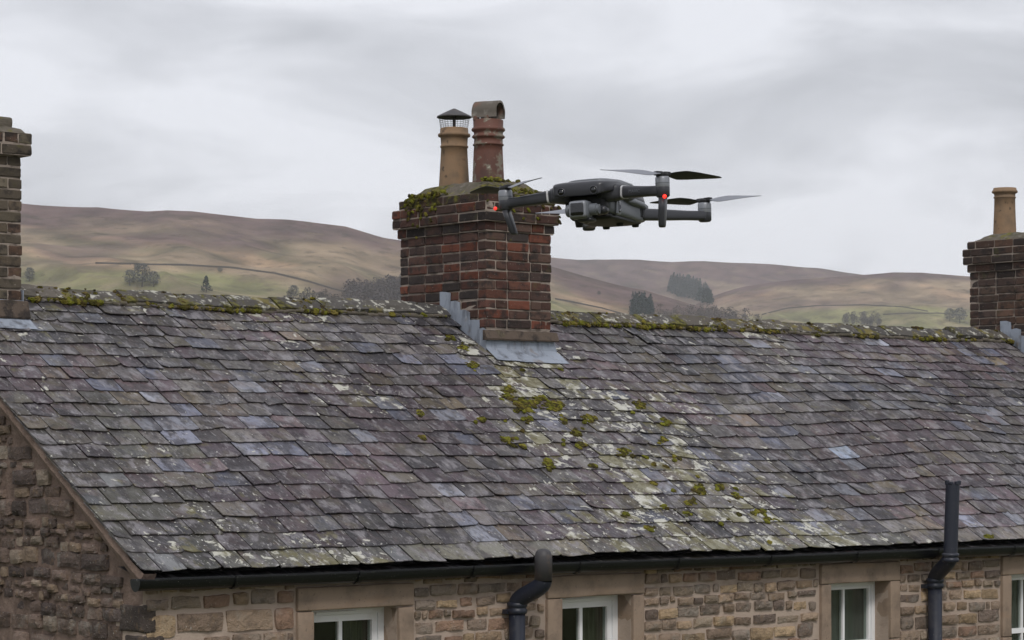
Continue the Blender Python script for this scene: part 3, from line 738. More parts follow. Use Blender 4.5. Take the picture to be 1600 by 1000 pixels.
# ---- windows with stone surrounds
def window(idx, a, b, c, d):
    wl = ['left casement window just right of the gable corner', 'casement window beside the short black pipe', 'sash window with a pale blind left of the tall pipe', 'sash window at the right edge'][idx]
    sur = empty('window_surround', house)
    sur.location = (0, 0, 0)
    q = MB(); rbox(q, ((c+d)/2, YW+.10, ZT+LH/2), ((d-c)/2, .13, LH/2-.002), r=.008, n=6, jit=.006, nscale=6); q.build('lintel', M['dressed'], sur, smooth=True)
    for (x0, x1) in ((c, a), (b, d)):
        q = MB(); z = ZT-.002; r8 = random.Random(idx*7+int(x0*10))
        while z > ZT-WH:
            h_ = min(r8.uniform(.3, .5), z-(ZT-WH)); rbox(q, ((x0+x1)/2, YW+.10, z-h_/2), ((x1-x0)/2-.001, .128, h_/2-.003), r=.006, n=6, jit=.005, nscale=7); z -= h_
        q.build('jamb', M['dressed'], sur, smooth=True)
    q = MB(); rbox(q, ((c+d)/2, YW+.08, ZT-WH-.06), ((d-c)/2, .15, .058), r=.01, n=6, jit=.004); q.build('sill', M['dressed'], sur, smooth=True)
    # frame
    Y0 = YW+.135; q = MB(); fr = .045 if idx < 2 else .035; zb = ZT-WH
    box(q, (a, Y0, ZT-fr), (b, Y0+.06, ZT)); box(q, (a, Y0, zb), (b, Y0+.06, zb+fr)); box(q, (a, Y0, zb+fr), (a+fr, Y0+.06, ZT-fr)); box(q, (b-fr, Y0, zb+fr), (b, Y0+.06, ZT-fr))
    # sash / casement inside the frame
    f2 = .04 if idx < 2 else .022; i0, i1, j0, j1 = a+fr+.002, b-fr-.002, zb+fr+.002, ZT-fr-.002; Y1 = Y0+.012
    box(q, (i0, Y1, j1-f2), (i1, Y1+.05, j1)); box(q, (i0, Y1, j0), (i1, Y1+.05, j0+f2)); box(q, (i0, Y1, j0+f2), (i0+f2, Y1+.05, j1-f2)); box(q, (i1-f2, Y1, j0+f2), (i1, Y1+.05, j1-f2))
    win = q.build('window', M['upvc'], house)
    xm = (a+b)/2
    q = MB()
    if idx >= 2:
        zm = ZT-.47
        box(q, (i0+f2, Y1+.004, zm-.02), (i1-f2, Y1+.046, zm+.02)); box(q, (xm-.011, Y1+.006, zm+.02), (xm+.011, Y1+.04, j1-f2)); box(q, (xm-.011, Y1+.006, j0+f2), (xm+.011, Y1+.04, zm-.02))
    else: box(q, (xm-.014, Y1+.006, j0+f2), (xm+.014, Y1+.04, j1-f2))
    q.build('glazing_bar', M['upvc'], win)
    q = MB(); box(q, (i0+f2, Y1+.022, j0+f2), (i1-f2, Y1+.026, j1-f2)); q.build('pane', M['glass'], win)
    if idx < 2:
        q = MB(); rbox(q, (a+(b-a)*.42, Y0-.006, ZT-.03), ((b-a)*.24, .007, .009), r=.003, n=4); q.build('trickle_vent', M['upvc'], win)
    # room behind
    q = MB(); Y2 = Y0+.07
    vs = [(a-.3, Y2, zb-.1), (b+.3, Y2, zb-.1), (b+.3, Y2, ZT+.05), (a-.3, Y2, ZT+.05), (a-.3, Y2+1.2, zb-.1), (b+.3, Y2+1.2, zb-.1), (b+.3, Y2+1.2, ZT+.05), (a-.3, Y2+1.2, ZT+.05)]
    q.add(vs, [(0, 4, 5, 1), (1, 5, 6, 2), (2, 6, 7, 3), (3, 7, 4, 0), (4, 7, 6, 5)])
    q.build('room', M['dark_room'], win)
    if idx == 0 or idx == 1:
        q = MB(); xa, xb = (xm+.05, b-.02)
        vs = []; nn = 24
        for i in range(nn+1):
            x = xa+(xb-xa)*i/nn; y = Y2+.01+.012*sin(i*1.7)
            vs += [(x, y, zb), (x, y, ZT)]
        q.add(vs, [(2*i, 2*i+2, 2*i+3, 2*i+1) for i in range(nn)]); q.build('curtain', M['curtain'], win)
    else:
        q = MB(); vs = []; nn = 30
        for i in range(nn+1):
            x = a+(b-a)*i/nn; y = Y2-.004+.004*sin(i*2.1)
            vs += [(x, y, ZT-.62), (x, y, ZT)]
        q.add(vs, [(2*i, 2*i+2, 2*i+3, 2*i+1) for i in range(nn)]); q.build('blind', M['blind'], win)
for i, o in enumerate(OP): window(i, *o)

# ---- gutter
GY, GR = 12.495, .052
zE = ZR-(YR-YE)*TT
def gutz(x): return zE-.035-.012*smooth(8, 17, x)+.01*noise.noise(Vector((x*.5, 0, 0)))
m = MB(); prof = [(GR*cos(t), GR*sin(t)) for t in [pi+ i*pi/10 for i in range(11)]]
prof = [(-GR-.006, .004), (-GR-.006, -.004)]+prof+[(GR+.004, 0), (GR+.004, .004), (GR-.004, .004)]+[((GR-.005)*cos(t), (GR-.005)*sin(t)) for t in [2*pi-i*pi/10 for i in range(11)]]+[(-GR+.003, .004)]
K = len(prof); vs = []; NS = 90
for i in range(NS+1):
    x = XL-.055+(XR-XL)*i/NS; g = gutz(x)
    for (a, b) in prof: vs.append((x, GY+a, g+b*(1.25 if b < 0 else 1)))
fs = [(i*K+j, (i+1)*K+j, (i+1)*K+(j+1) % K, i*K+(j+1) % K) for i in range(NS) for j in range(K)]
m.add(vs, fs)
x = XL-.055; g = gutz(x)
m.add([(x-.004, GY+(GR+.004)*cos(t), g+1.25*(GR+.004)*sin(t)) for t in [pi+i*pi/12 for i in range(13)]], [tuple(range(13))])
gut = m.build('gutter', M['black'], house)
x = 8.4
while x < XR:
    m = MB(); g = gutz(x)
    vs = []
    for dx in (-.014, .014):
        for t in [pi+i*pi/12 for i in range(13)]:
            vs.append((x+dx, GY+(GR+.009)*cos(t), g+1.25*(GR+.007)*sin(t)))
    m.add(vs, [(i, i+1, 14+i, 13+i) for i in range(12)])
    box(m, (x-.014, GY-GR-.012, g-.006), (x+.014, GY-GR+.004, g+.008)); box(m, (x-.014, GY+GR, g-.05), (x+.014, YW-.002, g))
    m.build('gutter_bracket', M['black'], gut); x += .92
# black fascia board behind the gutter
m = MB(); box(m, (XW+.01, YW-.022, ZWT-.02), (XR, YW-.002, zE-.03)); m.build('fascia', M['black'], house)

# ---- soil pipes
def pipe(label, px0, zb, ztop, px1, zc, capped):
    yl = YW-.085; x = px_at_Y(px0, yl); yu = 12.345-.02; R_ = .054
    xu = px_at_Y(px1, yu); xu = x+(xu-x)*1.0
    zbend = zc+.05
    m = MB(); low = [(x, yl, GZ), (x, yl, zc)]; tube(m, low, R_, n=24)
    o = m.build('soil_pipe', M['pipe'], house, smooth=True); o['label'] = label
    m = MB(); lathe(m, (x, yl, zc-.05), [(R_, -.01), (R_+.012, -.005), (R_+.014, .02), (R_+.008, .024), (R_+.008, .035), (R_+.014, .04), (R_+.014, .062), (R_+.004, .068), (R_, .07)], n=24)
    m.build('collar', M['pipe'], o, smooth=True)
    m = MB(); A = Vector((x, yl, zc)); B = Vector((xu, yu, zc+.20 if not capped else zc+.17)); P = []
    d = (B-A)
    c1 = A+Vector((0, 0, .07)); c2 = B-Vector((0, 0, .07))
    for i in range(13):
        t = i/12; P.append(A*(1-t)**3+c1*3*t*(1-t)**2+c2*3*t*t*(1-t)+B*t**3)
    tube(m, P, R_+.004, n=24, cap=False); m.build('bend', M['pipe'], o, smooth=True)
    m = MB()
    if capped:
        top = [(B.x, B.y, B.z-.005), (B.x, B.y, ztop-.05), (B.x, B.y, ztop-.02), (B.x, B.y, ztop-.006), (B.x, B.y, ztop)]
        tube(m, top, [R_+.004, R_+.004, R_*.9, R_*.6, .01], n=24)
    else:
        tilt = .02
        tube(m, [(B.x, B.y, B.z-.005), (B.x+tilt, B.y-tilt*.3, ztop)], [R_, R_-.001], n=24)
        for k in range(7):
            t = 2*pi*k/7; h_ = .008+.012*((k*37 % 7)/7)
            rbox(m, (B.x+tilt+cos(t)*R_*.85, B.y-tilt*.3+sin(t)*R_*.85, ztop+h_/2), (.014, .012, h_), r=.004, n=3)
    m.build('vent_end', M['pipe'] if not capped else M['iron'], o, smooth=capped)
    if capped: pass
    m = MB(); lathe(m, (B.x, B.y, B.z-.02), [(R_, -.03), (R_+.01, -.025), (R_+.012, -.005), (R_+.006, 0), (R_+.006, .012), (R_+.012, .016), (R_+.012, .034), (R_+.003, .04)], n=24); (m.build('collar', M['pipe'], o, smooth=True) if not capped else None)
    m = MB()
    box(m, (x-.07, yl+.02, zc-.06), (x+.07, YW-.004, zc-.03)); m.build('clip', M['pipe'], o)
yl = YW-.085
x1 = px_at_Y(808, yl); x2 = px_at_Y(1461, yl)
pipe('short capped pipe', 808, 0, z_of(857, px_at_Y(849, 12.33), 12.33), 849, z_of(945, x1, yl), True)
pipe('tall open vent pipe', 1461, 0, z_of(756, px_at_Y(1485, 12.33), 12.33), 1485, z_of(907, x2, yl), False)

# ---- chimneys
BP = [(.10, .048, .038), (.115, .052, .038), (.082, .044, .036), (.075, .046, .039), (.15, .055, .037), (.06, .041, .037), (.088, .05, .041), (.045, .036, .034), (.12, .075, .06), (.085, .042, .035)]
BG = [(.125, .105, .078), (.115, .09, .066), (.105, .092, .072), (.095, .078, .06), (.12, .075, .055)]
BD = [(.085, .054, .043), (.066, .046, .04), (.10, .06, .047), (.052, .04, .036), (.115, .07, .052), (.095, .066, .053)]
def MKB(p):
    if p[0] < 12 or p[0] > 14: return .25*smooth(1.7, 2.2, p[2]) if p[0] < 12 else 0
    m = smooth(1.82, 1.98, p[2])*(.35+.65*math.exp(-((p[1]-15.62)/.16)**2)+(.6*math.exp(-((p[0]-12.85)/.16)**2) if p[1] < 15 else 0))
    return min(1, m+.25*smooth(1.6, 1.9, p[2])*max(0, noise.noise(Vector(p)*3)+.3))
def chimney(name_label, plan, zbase, courses, pal, proj, topz, seed):
    x0, x1, y0, y1 = plan; r9 = random.Random(seed); q = MB(); H_ = .0755; bt = .1025
    core = MB(); zt_ = zbase+H_*courses
    nsh = courses-len(proj)
    for ci in range(courses):
        pr = proj[ci-nsh] if ci >= nsh else 0
        z = zbase+H_*ci+H_/2; a0, a1, b0, b1 = x0-pr, x1+pr, y0-pr, y1+pr
        box(core, (a0+.0095, b0+.0095, z-H_/2-.001), (a1-.0095, b1-.0095, z+H_/2), c=(1, 1, 1))
        def run(lo, hi, horiz, fixed):
            n = max(2, round((hi-lo)/.225)); L = hi-lo
            ws = [1.0]*n
            if ci % 2 == 0: ws = [.5+.0]+[1.0]*(n-1)+[.5]
            ws = [w_*r9.uniform(.9, 1.1) for w_ in ws]; s = sum(ws); p = lo
            for w_ in ws:
                ln = L*w_/s; c = r9.choice(pal); kk = r9.uniform(.7, 1.25); c = tuple(v*kk*(.78 if ci >= nsh else 1) for v in c)
                d = max(-.003, r9.gauss(0, .0022)); j = r9.uniform(.009, .015); mid = p+ln/2
                hz_ = H_/2-r9.uniform(.0045, .0075)
                if horiz: cc = (mid, fixed+d, z); hh = (ln/2-j/2, bt/2, hz_)
                else: cc = (fixed+d, mid, z); hh = (bt/2, ln/2-j/2, hz_)
                rbox(q, Vector(cc)+Vector((r9.gauss(0, .001), r9.gauss(0, .001), r9.gauss(0, .0012))), hh, r=.0065, n=4, jit=.0042, nscale=22, seed=r9.random()*30, c=c, mk=MKB(cc))
                p += ln
        if ci % 2 == 0:
            run(b0, b1, False, a0+bt/2); run(b0, b1, False, a1-bt/2); run(a0+bt, a1-bt, True, b0+bt/2); run(a0+bt, a1-bt, True, b1-bt/2)
        else:
            run(a0, a1, True, b0+bt/2); run(a0, a1, True, b1-bt/2); run(b0+bt, b1-bt, False, a0+bt/2); run(b0+bt, b1-bt, False, a1-bt/2)
    box(core, (x0+.012, y0+.012, zbase-.9), (x1-.012, y1-.012, zbase+.001))
    o = q.build('chimney', M['brick'], house); o['label'] = name_label
    core.build('mortar_joints', M['mortar'], o)
    # flaunching
    fl = MB(); n = 14; vs = []; pr = proj[-1]
    a0, a1, b0, b1 = x0-pr+.005, x1+pr-.005, y0-pr+.005, y1+pr-.005
    for j in range(n+1):
        for i in range(n+1):
            u = i/n; v = j/n; e = min(min(u, 1-u)*(a1-a0), min(v, 1-v)*(b1-b0))
            z = zt_+.004+(topz-zt_)*smooth(-.02, .20, e)
            if e == 0: z = zt_-.004
            p = Vector((a0+(a1-a0)*u, b0+(b1-b0)*v, z))
            nn = noise.noise_vector(p*7+Vector((seed, 0, 0)))
            if e > 0: p += nn*.018+noise.noise_vector(p*22)*.008
            else: p += Vector((nn.x, nn.y, 0))*.004
            vs.append(p)
    k = n+1; fs = [(j*k+i, j*k+i+1, (j+1)*k+i+1, (j+1)*k+i) for j in range(n) for i in range(n)]
    fl.add(vs, fs, mk=[max(0, .75 if 12 < p.x < 14 and (p.y < 15.0 or p.y > 15.45) else .3) for p in vs]); fl.build('flaunching', M['cement'], o, smooth=False)
    return o, zt_
rz = lambda y: ZR-(YR-y)*TT
def lead_steps(o, plan, side_x, n=6, sgn=-1):
    x0, x1, y0, y1 = plan; m = MB(); H_ = .075; dy = H_/TT; x = side_x+sgn*.007
    y = YR-.02; k = 0; r0 = random.Random(int(side_x*10))
    while y > y0+.01:
        ya = max(y-dy, y0-.012); zt_ = rz(y)+.075+.085; zb0, zb1 = rz(y)+.02, rz(ya)+.02
        # raking sheet with a stepped head, one leaf per step, each tilted a little
        lean = r0.uniform(.0, .006)
        vs = [(x-sgn*0, y+.012, zb0), (x, ya, zb1), (x-lean, ya, zt_-.012+r0.gauss(0, .004)), (x-lean*.5, (y+ya)/2, zt_+r0.gauss(0, .004)), (x, y+.012, zt_+r0.gauss(0, .004))]
        vs = [Vector(v)+Vector((0, r0.gauss(0, .002), 0)) for v in vs]
        vb = [v+Vector((.004*(-sgn), 0, 0)) for v in vs]
        m.add(vs+vb, [(0, 1, 2, 3, 4), (9, 8, 7, 6, 5), (0, 5, 6, 1), (1, 6, 7, 2), (2, 7, 8, 3), (3, 8, 9, 4), (4, 9, 5, 0)])
        y = ya; k += 1
    # gutter strip lying on the slates
    vs = []
    for i in range(13):
        y = YR-.03-(YR-.03-y0+.1)*i/12
        for (dx, dz) in ((0, .06), (.0, .028), (.045, .027), (.085, .024)): vs.append(Vector((x+sgn*dx, y, rz(y)+dz)) + Vector((0, 0, .003*noise.noise(Vector((y*9, dx*30, 0))))))
    m2 = MB()
    m2.add(vs, [(i*4+j, i*4+j+1, (i+1)*4+j+1, (i+1)*4+j) for i in range(12) for j in range(3)])
    m.build('step_flashing', M['lead'], o)
def apron(o, plan, down=.145, over=.05):
    x0, x1, y0, y1 = plan; m = MB(); vs = []; n = 16
    for i in range(n+1):
        x = x0-.012+(x1+over-x0+.012)*i/n; wv = .004*noise.noise(Vector((x*9, 0, 0)))
        for (yy, zz) in ((y0-.008, rz(y0)+.15), (y0-.012-wv, rz(y0)+.045), (y0-.03, rz(y0-.03)+.044), (y0-.03-down*.5*CT, rz(y0-.03-down*.5*CT)+.043+wv), (y0-.03-down*CT+wv*3, rz(y0-.03-down*CT)+.04+wv)):
            p = Vector((x, yy, zz)); p += noise.noise_vector(p*14)*.003
            p.z += sag(x, .6)
            if x > x1+.01 and yy > y0-.02: p.z = min(p.z, rz(y0-.02)+.04)
            vs.append(p)
    m.add(vs, [(i*5+j, (i+1)*5+j, (i+1)*5+j+1, i*5+j+1) for i in range(n) for j in range(4)])
    m.build('apron_flashing', M['lead'], o)
def skirt(o, plan, z0, z1, mat_='rubble', c=(.105, .08, .064)):
    x0, x1, y0, y1 = plan; m = MB()
    vs = []; n = 14
    for i in range(n+1):
        x = x0-.035+(x1-x0+.07)*i/n
        for (dy, zz) in ((.0, z1), (-.022, z1-.006), (-.05, z0+.012), (-.045, z0), (.0, z0+.002)):
            p = Vector((x, y0+dy, zz)); p += noise.noise_vector(p*16)*.008; vs.append(p)
    m.add(vs, [(i*5+j, (i+1)*5+j, (i+1)*5+j+1, i*5+j+1) for i in range(n) for j in range(4)]+[(0, 1, 2, 3, 4), tuple(n*5+j for j in (4, 3, 2, 1, 0))], c=c)
    m.build('skirt_stone', M['brick'], o)
# big chimney
zb = rz(14.85)+.185; nc = 17
zb = .90-.0755*0
cz = 1.985; nc = round((cz-.90)/.0755); 
c1, ct = chimney('large red brick chimney stack with two pots', CH[0], cz-nc*.0755, nc, BP, [.018, .048, .048, .012], 2.10, 3)
lead_steps(c1, CH[0], CH[0][0]); apron(c1, CH[0]); skirt(c1, CH[0], .835, .915)
# lower brick courses on the raked left side (down to the roof)
q = MB(); x0, x1, y0, y1 = CH[0]; r9 = random.Random(4); core = MB()
for ci in range(1, 8):
    z = cz-nc*.0755-.0755*ci+.0755/2
    yl_ = max(y0, YR-(ZR-(z-.04))/TT)
    p = yl_
    while p < y1-.05:
        ln = r9.uniform(.2, .235)*(.5 if p == yl_ and ci % 2 else 1); ln = min(ln, y1-p)
        c = r9.choice(BP); kk = r9.uniform(.7, 1.2)
        rbox(q, (x0+.05, p+ln/2, z), (.051, ln/2-.004, .0325), r=.0065, n=4, jit=.004, nscale=22, seed=ci, c=tuple(v*kk for v in c)); p += ln
q.build('lower_brickwork', M['brick'], c1)
def pot(o, x, y, z0, z1, R_, matn, style):
    m = MB(); H_ = z1-z0
    if style == 'roll':
        pr = [(R_*.98, 0), (R_*.95, .03), (R_*.84, H_*.55), (R_*.80, H_*.70), (R_*.84, H_*.705), (R_*.86, H_*.72), (R_*.84, H_*.735), (R_*.80, H_*.74), (R_*.82, H_*.80), (R_*.84, H_*.86), (R_*.98, H_*.875), (R_*1.0, H_*.895), (R_*.98, H_*.915), (R_*.87, H_*.925), (R_*.86, H_*.985), (R_*.84, H_), (R_*.74, H_), (R_*.72, H_*.85), (R_*.72, H_*.3)]
    elif style == 'ornate':
        pr = [(R_*1.0, 0), (R_*.97, .03), (R_*.88, H_*.55), (R_*.86, H_*.64), (R_*.93, H_*.645), (R_*.94, H_*.66), (R_*.87, H_*.675), (R_*.86, H_*.74), (R_*.95, H_*.75), (R_*1.0, H_*.765), (R_*.96, H_*.78), (R_*.87, H_*.80), (R_*.88, H_*.83), (R_*1.0, H_*.85), (R_*1.02, H_*.865), (R_*.98, H_*.885), (R_*.9, H_*.90), (R_*.91, H_*.985), (R_*.88, H_), (R_*.76, H_), (R_*.75, H_*.4)]
    else:
        pr = [(R_*.92, 0), (R_*.9, .03), (R_*.82, H_*.6), (R_*.80, H_*.80), (R_*.86, H_*.81), (R_*.86, H_*.825), (R_*.80, H_*.835), (R_*.82, H_*.89), (R_*.98, H_*.91), (R_*1.0, H_*.93), (R_*.96, H_*.95), (R_*.9, H_*.965), (R_*.88, H_), (R_*.76, H_), (R_*.74, H_*.3)]
    lathe(m, (x, y, z0), pr, n=40, jit=.002); return m.build('chimney_pot', M[matn], o, smooth=True)
xb = 12.66; p1 = pot(c1, xb, 15.65, 2.04, 2.577, .132, 'buff', 'roll'); p1['label'] = 'buff clay pot with a metal rain cowl'
p2 = pot(c1, xb, 15.22, 2.03, 2.60, .132, 'red', 'ornate'); p2['label'] = 'red clay pot under a half round hood'
# rain cowl: cone hat on a post, wire guard
m = MB(); zc = 2.577
lathe(m, (xb, 15.65, zc+.085), [(.139, 0), (.141, .004), (.138, .012), (.07, .046), (.012, .073), (.002, .075)], n=32)
lathe(m, (xb, 15.65, zc+.085), [(.138, .001), (.0, .03)], n=32)
lathe(m, (xb, 15.65, zc-.02), [(.013, 0), (.013, .115)], n=12); m.build('rain_cowl', M['iron'], c1, smooth=False)
m = MB()
for k in range(28):
    t = 2*pi*k/28; tube(m, [(xb+cos(t)*.108, 15.65+sin(t)*.108, zc-.01), (xb+cos(t)*.124, 15.65+sin(t)*.124, zc+.09)], .0011, n=4)
for k in range(6):
    z = zc+.012+k*.0145; rr_ = .108+.016*((z-zc+.01)/.1)
    tube(m, [(xb+cos(2*pi*i/32)*rr_, 15.65+sin(2*pi*i/32)*rr_, z) for i in range(33)], .0011, n=4, cap=False)
m.build('wire_guard', M['iron'], c1)
# half round hood
m = MB(); ax = (Rv*cos(radians(25))-Fv*sin(radians(25))); sd_ = Vector((-ax.y, ax.x, 0)); c = Vector((xb, 15.22, 2.615)); n = 18; L = .105; Rh = .088; vs = []
for e in range(9):
    a = -L+2*L*e/8
    for rr_ in (Rh, Rh-.016):
        for i in range(n+1):
            t = pi*i/n; zz = sin(t)*rr_*1.05; xx = cos(t)*rr_
            vs.append(c+ax*a+sd_*xx+Vector((0, 0, zz+.045)))
        vs.append(c+ax*a-sd_*rr_+Vector((0, 0, .0))); vs.append(c+ax*a+sd_*rr_+Vector((0, 0, .0)))
K = n+3; fs = []
def ring(e, w_): b = e*2*K+w_*K; return [b+n+2]+[b+i for i in range(n+1)]+[b+n+1]
for e in range(8):
    for w_ in (0, 1):
        A, B = ring(e, w_), ring(e+1, w_)
        fs += [(A[i], A[i+1], B[i+1], B[i]) for i in range(len(A)-1)]
for e in (0, 8):
    A, B = ring(e, 0), ring(e, 1); fs += [(A[i], A[i+1], B[i+1], B[i]) for i in range(len(A)-1)]
for w_ in (0, len(ring(0, 0))-1):
    fs += [(ring(e, 0)[w_], ring(e+1, 0)[w_], ring(e+1, 1)[w_], ring(e, 1)[w_]) for e in range(8)]
vs = [v+noise.noise_vector(v*15)*.004 for v in vs]
m.add(vs, fs); m.build('half_round_hood', M['hood'], c1, smooth=True)
for (da, ds) in ((-.07, -.075), (-.07, .075), (.03, -.078), (.0, .078)):
    m = MB(); p = c+ax*da+sd_*ds; rbox(m, p+Vector((0, 0, -.008)), (.022, .018, .018), r=.005, n=4, jit=.004)
    m.build('hood_block', M['red'], c1)
# loose stones / mortar lumps on the cap
# left chimney
nc = 14
zc2 = 2.13
c2, _ = chimney('weathered brown brick chimney at the left edge', CH[1], zc2-15*.0755, 15, BG, [.052, .052], 2.22, 9)
lead_steps(c2, CH[1], CH[1][1], sgn=1); apron(c2, CH[1], down=.13, over=.04); skirt(c2, CH[1], .875, 1.0)
m = MB(); rbox(m, (8.08, 15.3, 2.19), (.28, .22, .05), r=.02, n=6, jit=.012, c=(.1, .09, .065)); m.build('cap_stone', M['cement'], c2)
# right chimney
zt3 = z_of(378, 19.29, 15.79)
c3, _ = chimney('dark brick chimney with a single buff pot at the right', CH[2], zt3-.0755*17, 17, BD, [.02, .05, .05, .0][:3]+[.018], zt3+.075, 15)
lead_steps(c3, CH[2], CH[2][0]); apron(c3, CH[2])
pot(c3, 19.6, 15.61, zt3+.02, z_of(294, 19.6, 15.61), .127, 'buff', 'plain')

# ---- moss
def mosspatch(mb, p, nrm, r, h, rg_, c):
    L, F = RB[6]; vs = []; a = nrm.orthogonal().normalized(); b = nrm.cross(a); sd_ = rg_.random()*90; ph = rg_.random()*pi; st = rg_.uniform(.65, 1.3)
    for q in L:
        v = Vector((q[0]/3-1, q[1]/3-1, q[2]/3-1)).normalized()
        u = v*(1+.45*noise.noise(v*1.6+Vector((sd_, 0, 0)))+.25*noise.noise(v*5+Vector((0, sd_, 0))))
        vs.append(p+a*(u.x*r*st)+b*(u.y*r/st)+nrm*(u.z*h))
    mb.add(vs, F, c=c)
MC = [(.11, .11, .02), (.165, .165, .026), (.075, .068, .02), (.19, .165, .035), (.09, .07, .025), (.055, .047, .02)]
r10 = random.Random(99)
def uv_from_px(px, py):      # where a line of sight meets the roof
    k = (px-800)/FPX; d = Rv*k+Fv+Vector((0, 0, (700-py)/FPX))
    t = (ZR-YR*TT)/(d.z-TT*d.y); p = d*t
    return p.x, (YR-p.y)/CT
mm = MB()
def clump(px, py, wpx, hpx, n=None, cc=None):
    n = n or max(6, int(wpx*hpx/7))
    for i in range(n):
        x = px+r10.gauss(0, .33)*wpx/1.4; y = py+r10.gauss(0, .33)*hpx/1.4
        u, v = uv_from_px(x, y); r = r10.uniform(.009, .024); v = min(v, RL-.03); c = r10.choice(cc or MC); kk = r10.uniform(.8, 1.2)
        mosspatch(mm, roofp(u, v, .026), NR, r, r*r10.uniform(.35, .65), r10, tuple(q*kk for q in c))
for a in [(792, 621, 18, 20), (820, 638, 34, 18), (842, 628, 20, 10), (862, 640, 30, 16), (750, 661, 12, 8), (790, 693, 22, 8), (815, 704, 10, 7), (918, 658, 28, 10), (898, 682, 22, 9), (855, 730, 16, 16), (970, 712, 24, 10),
          (1000, 637, 18, 14), (1092, 768, 20, 14), (1075, 789, 14, 7), (1072, 806, 12, 8), (1035, 796, 14, 5), (1012, 829, 14, 6), (975, 807, 9, 6), (736, 577, 16, 8), (656, 650, 7, 10), (658, 690, 7, 8), (1186, 800, 24, 8), (1545, 843, 16, 7), (1125, 762, 10, 12), (880, 662, 10, 8), (905, 700, 14, 8), (925, 733, 12, 6), (722, 548, 12, 10), (700, 535, 14, 6), (1040, 660, 14, 10), (1200, 812, 18, 6), (1150, 775, 14, 8), (820, 660, 14, 7), (1036, 690, 12, 10)]:
    clump(*a)
for i in range(34):
    x = r10.uniform(0, 1); px = 760+x*420+r10.gauss(0, 40); py = 585+x*250+r10.gauss(0, 30)
    clump(px, py, 5, 3, n=2)
mm.build('moss', M['moss'], tagd=dict(kind='stuff', label='green and ochre moss clumps scattered on the slates below the big chimney', category='moss'), smooth=False)
mm = MB(); u = 8.5
YL = [(.30, .28, .20), (.38, .36, .28), (.2, .16, .05)]
while u < XR-4:
    u += r10.uniform(.003, .012)
    if any(a-.02 < u < b+.02 for (a, b, c, d) in CH): continue
    dn = .35+2.2*noise.noise(Vector((u*2.3, 0, 5)))+ (.25 if u < 10.5 or 13 < u < 15.6 else -.15)
    if 11.75 < u < 12.33: dn = .05
    if r10.random() < dn:
        r = r10.uniform(.007, .024); v = .15+r10.gauss(0, .018); c = r10.choice(MC+[YL[2]])
        mosspatch(mm, roofp(u, v, .035), NR, r, r*.8, r10, c)
    if r10.random() < dn*.28:
        r = r10.uniform(.006, .022); v = r10.uniform(-.01, .12); c = r10.choice(MC[2:]+[YL[2], (.09, .065, .04), (.07, .055, .035)])
        mosspatch(mm, roofp(u, max(v, 0), .046 if v > .02 else .056), NR if v > .02 else Z3, r, r*.6, r10, c)
# tufts at ridge joints
for (px, py) in ((80, 455), (180, 452), (272, 460), (456, 470), (530, 478), (1262, 512), (1115, 500), (1155, 506), (880, 492), (1060, 508)):
    u = px_at_Y(px, YR)
    for i in range(16):
        v = r10.uniform(0, .15)
        mosspatch(mm, roofp(u+r10.gauss(0, .02), v, .043), NR, r10.uniform(.008, .02), r10.uniform(.008, .018), r10, r10.choice([(.10, .075, .035), (.08, .06, .035), (.12, .10, .03)]))
mm.build('moss', M['moss'], tagd=dict(kind='stuff', label='dark and golden moss growing along the ridge tiles', category='moss'), smooth=False)
mm = MB(); x0, x1, y0, y1 = CH[0]
def capmoss(n, fx, fy, fz, rr_=(.008, .024)):
    for i in range(n):
        p = Vector((fx(), fy(), fz())); c = r10.choice(MC); r = r10.uniform(*rr_)
        mosspatch(mm, p, Vector((-.4, -.4, .8)).normalized(), r, r*.5, r10, c)
U = r10.uniform
# left face, sagging over the corbel
for i in range(60):
    y = min(15.95, 15.62+r10.gauss(0, .12)); z = 2.02-abs(r10.gauss(0, .11)); 
    mosspatch(mm, Vector((x0-.05+ (.02 if z > 1.98 else 0), y, z)), -X3, U(.006, .018), .009, r10, r10.choice(MC))
for i in range(50):
    x = x1-.26+r10.gauss(0, .2); z = 2.02-abs(r10.gauss(0, .09)); x = min(x, x1+.04)
    mosspatch(mm, Vector((x, y0-.05+(.02 if z > 1.98 else 0), z)), -Y3, U(.006, .018), .009, r10, r10.choice(MC))
capmoss(60, lambda: x0+abs(r10.gauss(0, .05)), lambda: min(15.9, 15.6+r10.gauss(0, .14)), lambda: 2.0+U(0, .03))
capmoss(40, lambda: U(x0+.1, x1), lambda: y0+abs(r10.gauss(0, .06)), lambda: 2.0+U(0, .025))
capmoss(40, lambda: 12.6+r10.gauss(0, .1), lambda: 15.03+r10.gauss(0, .04), lambda: 2.1+U(-.01, .02))
mm.build('moss', M['moss'], tagd=dict(kind='stuff', label='thick green moss hanging over the cap of the big chimney', category='moss'), smooth=False)

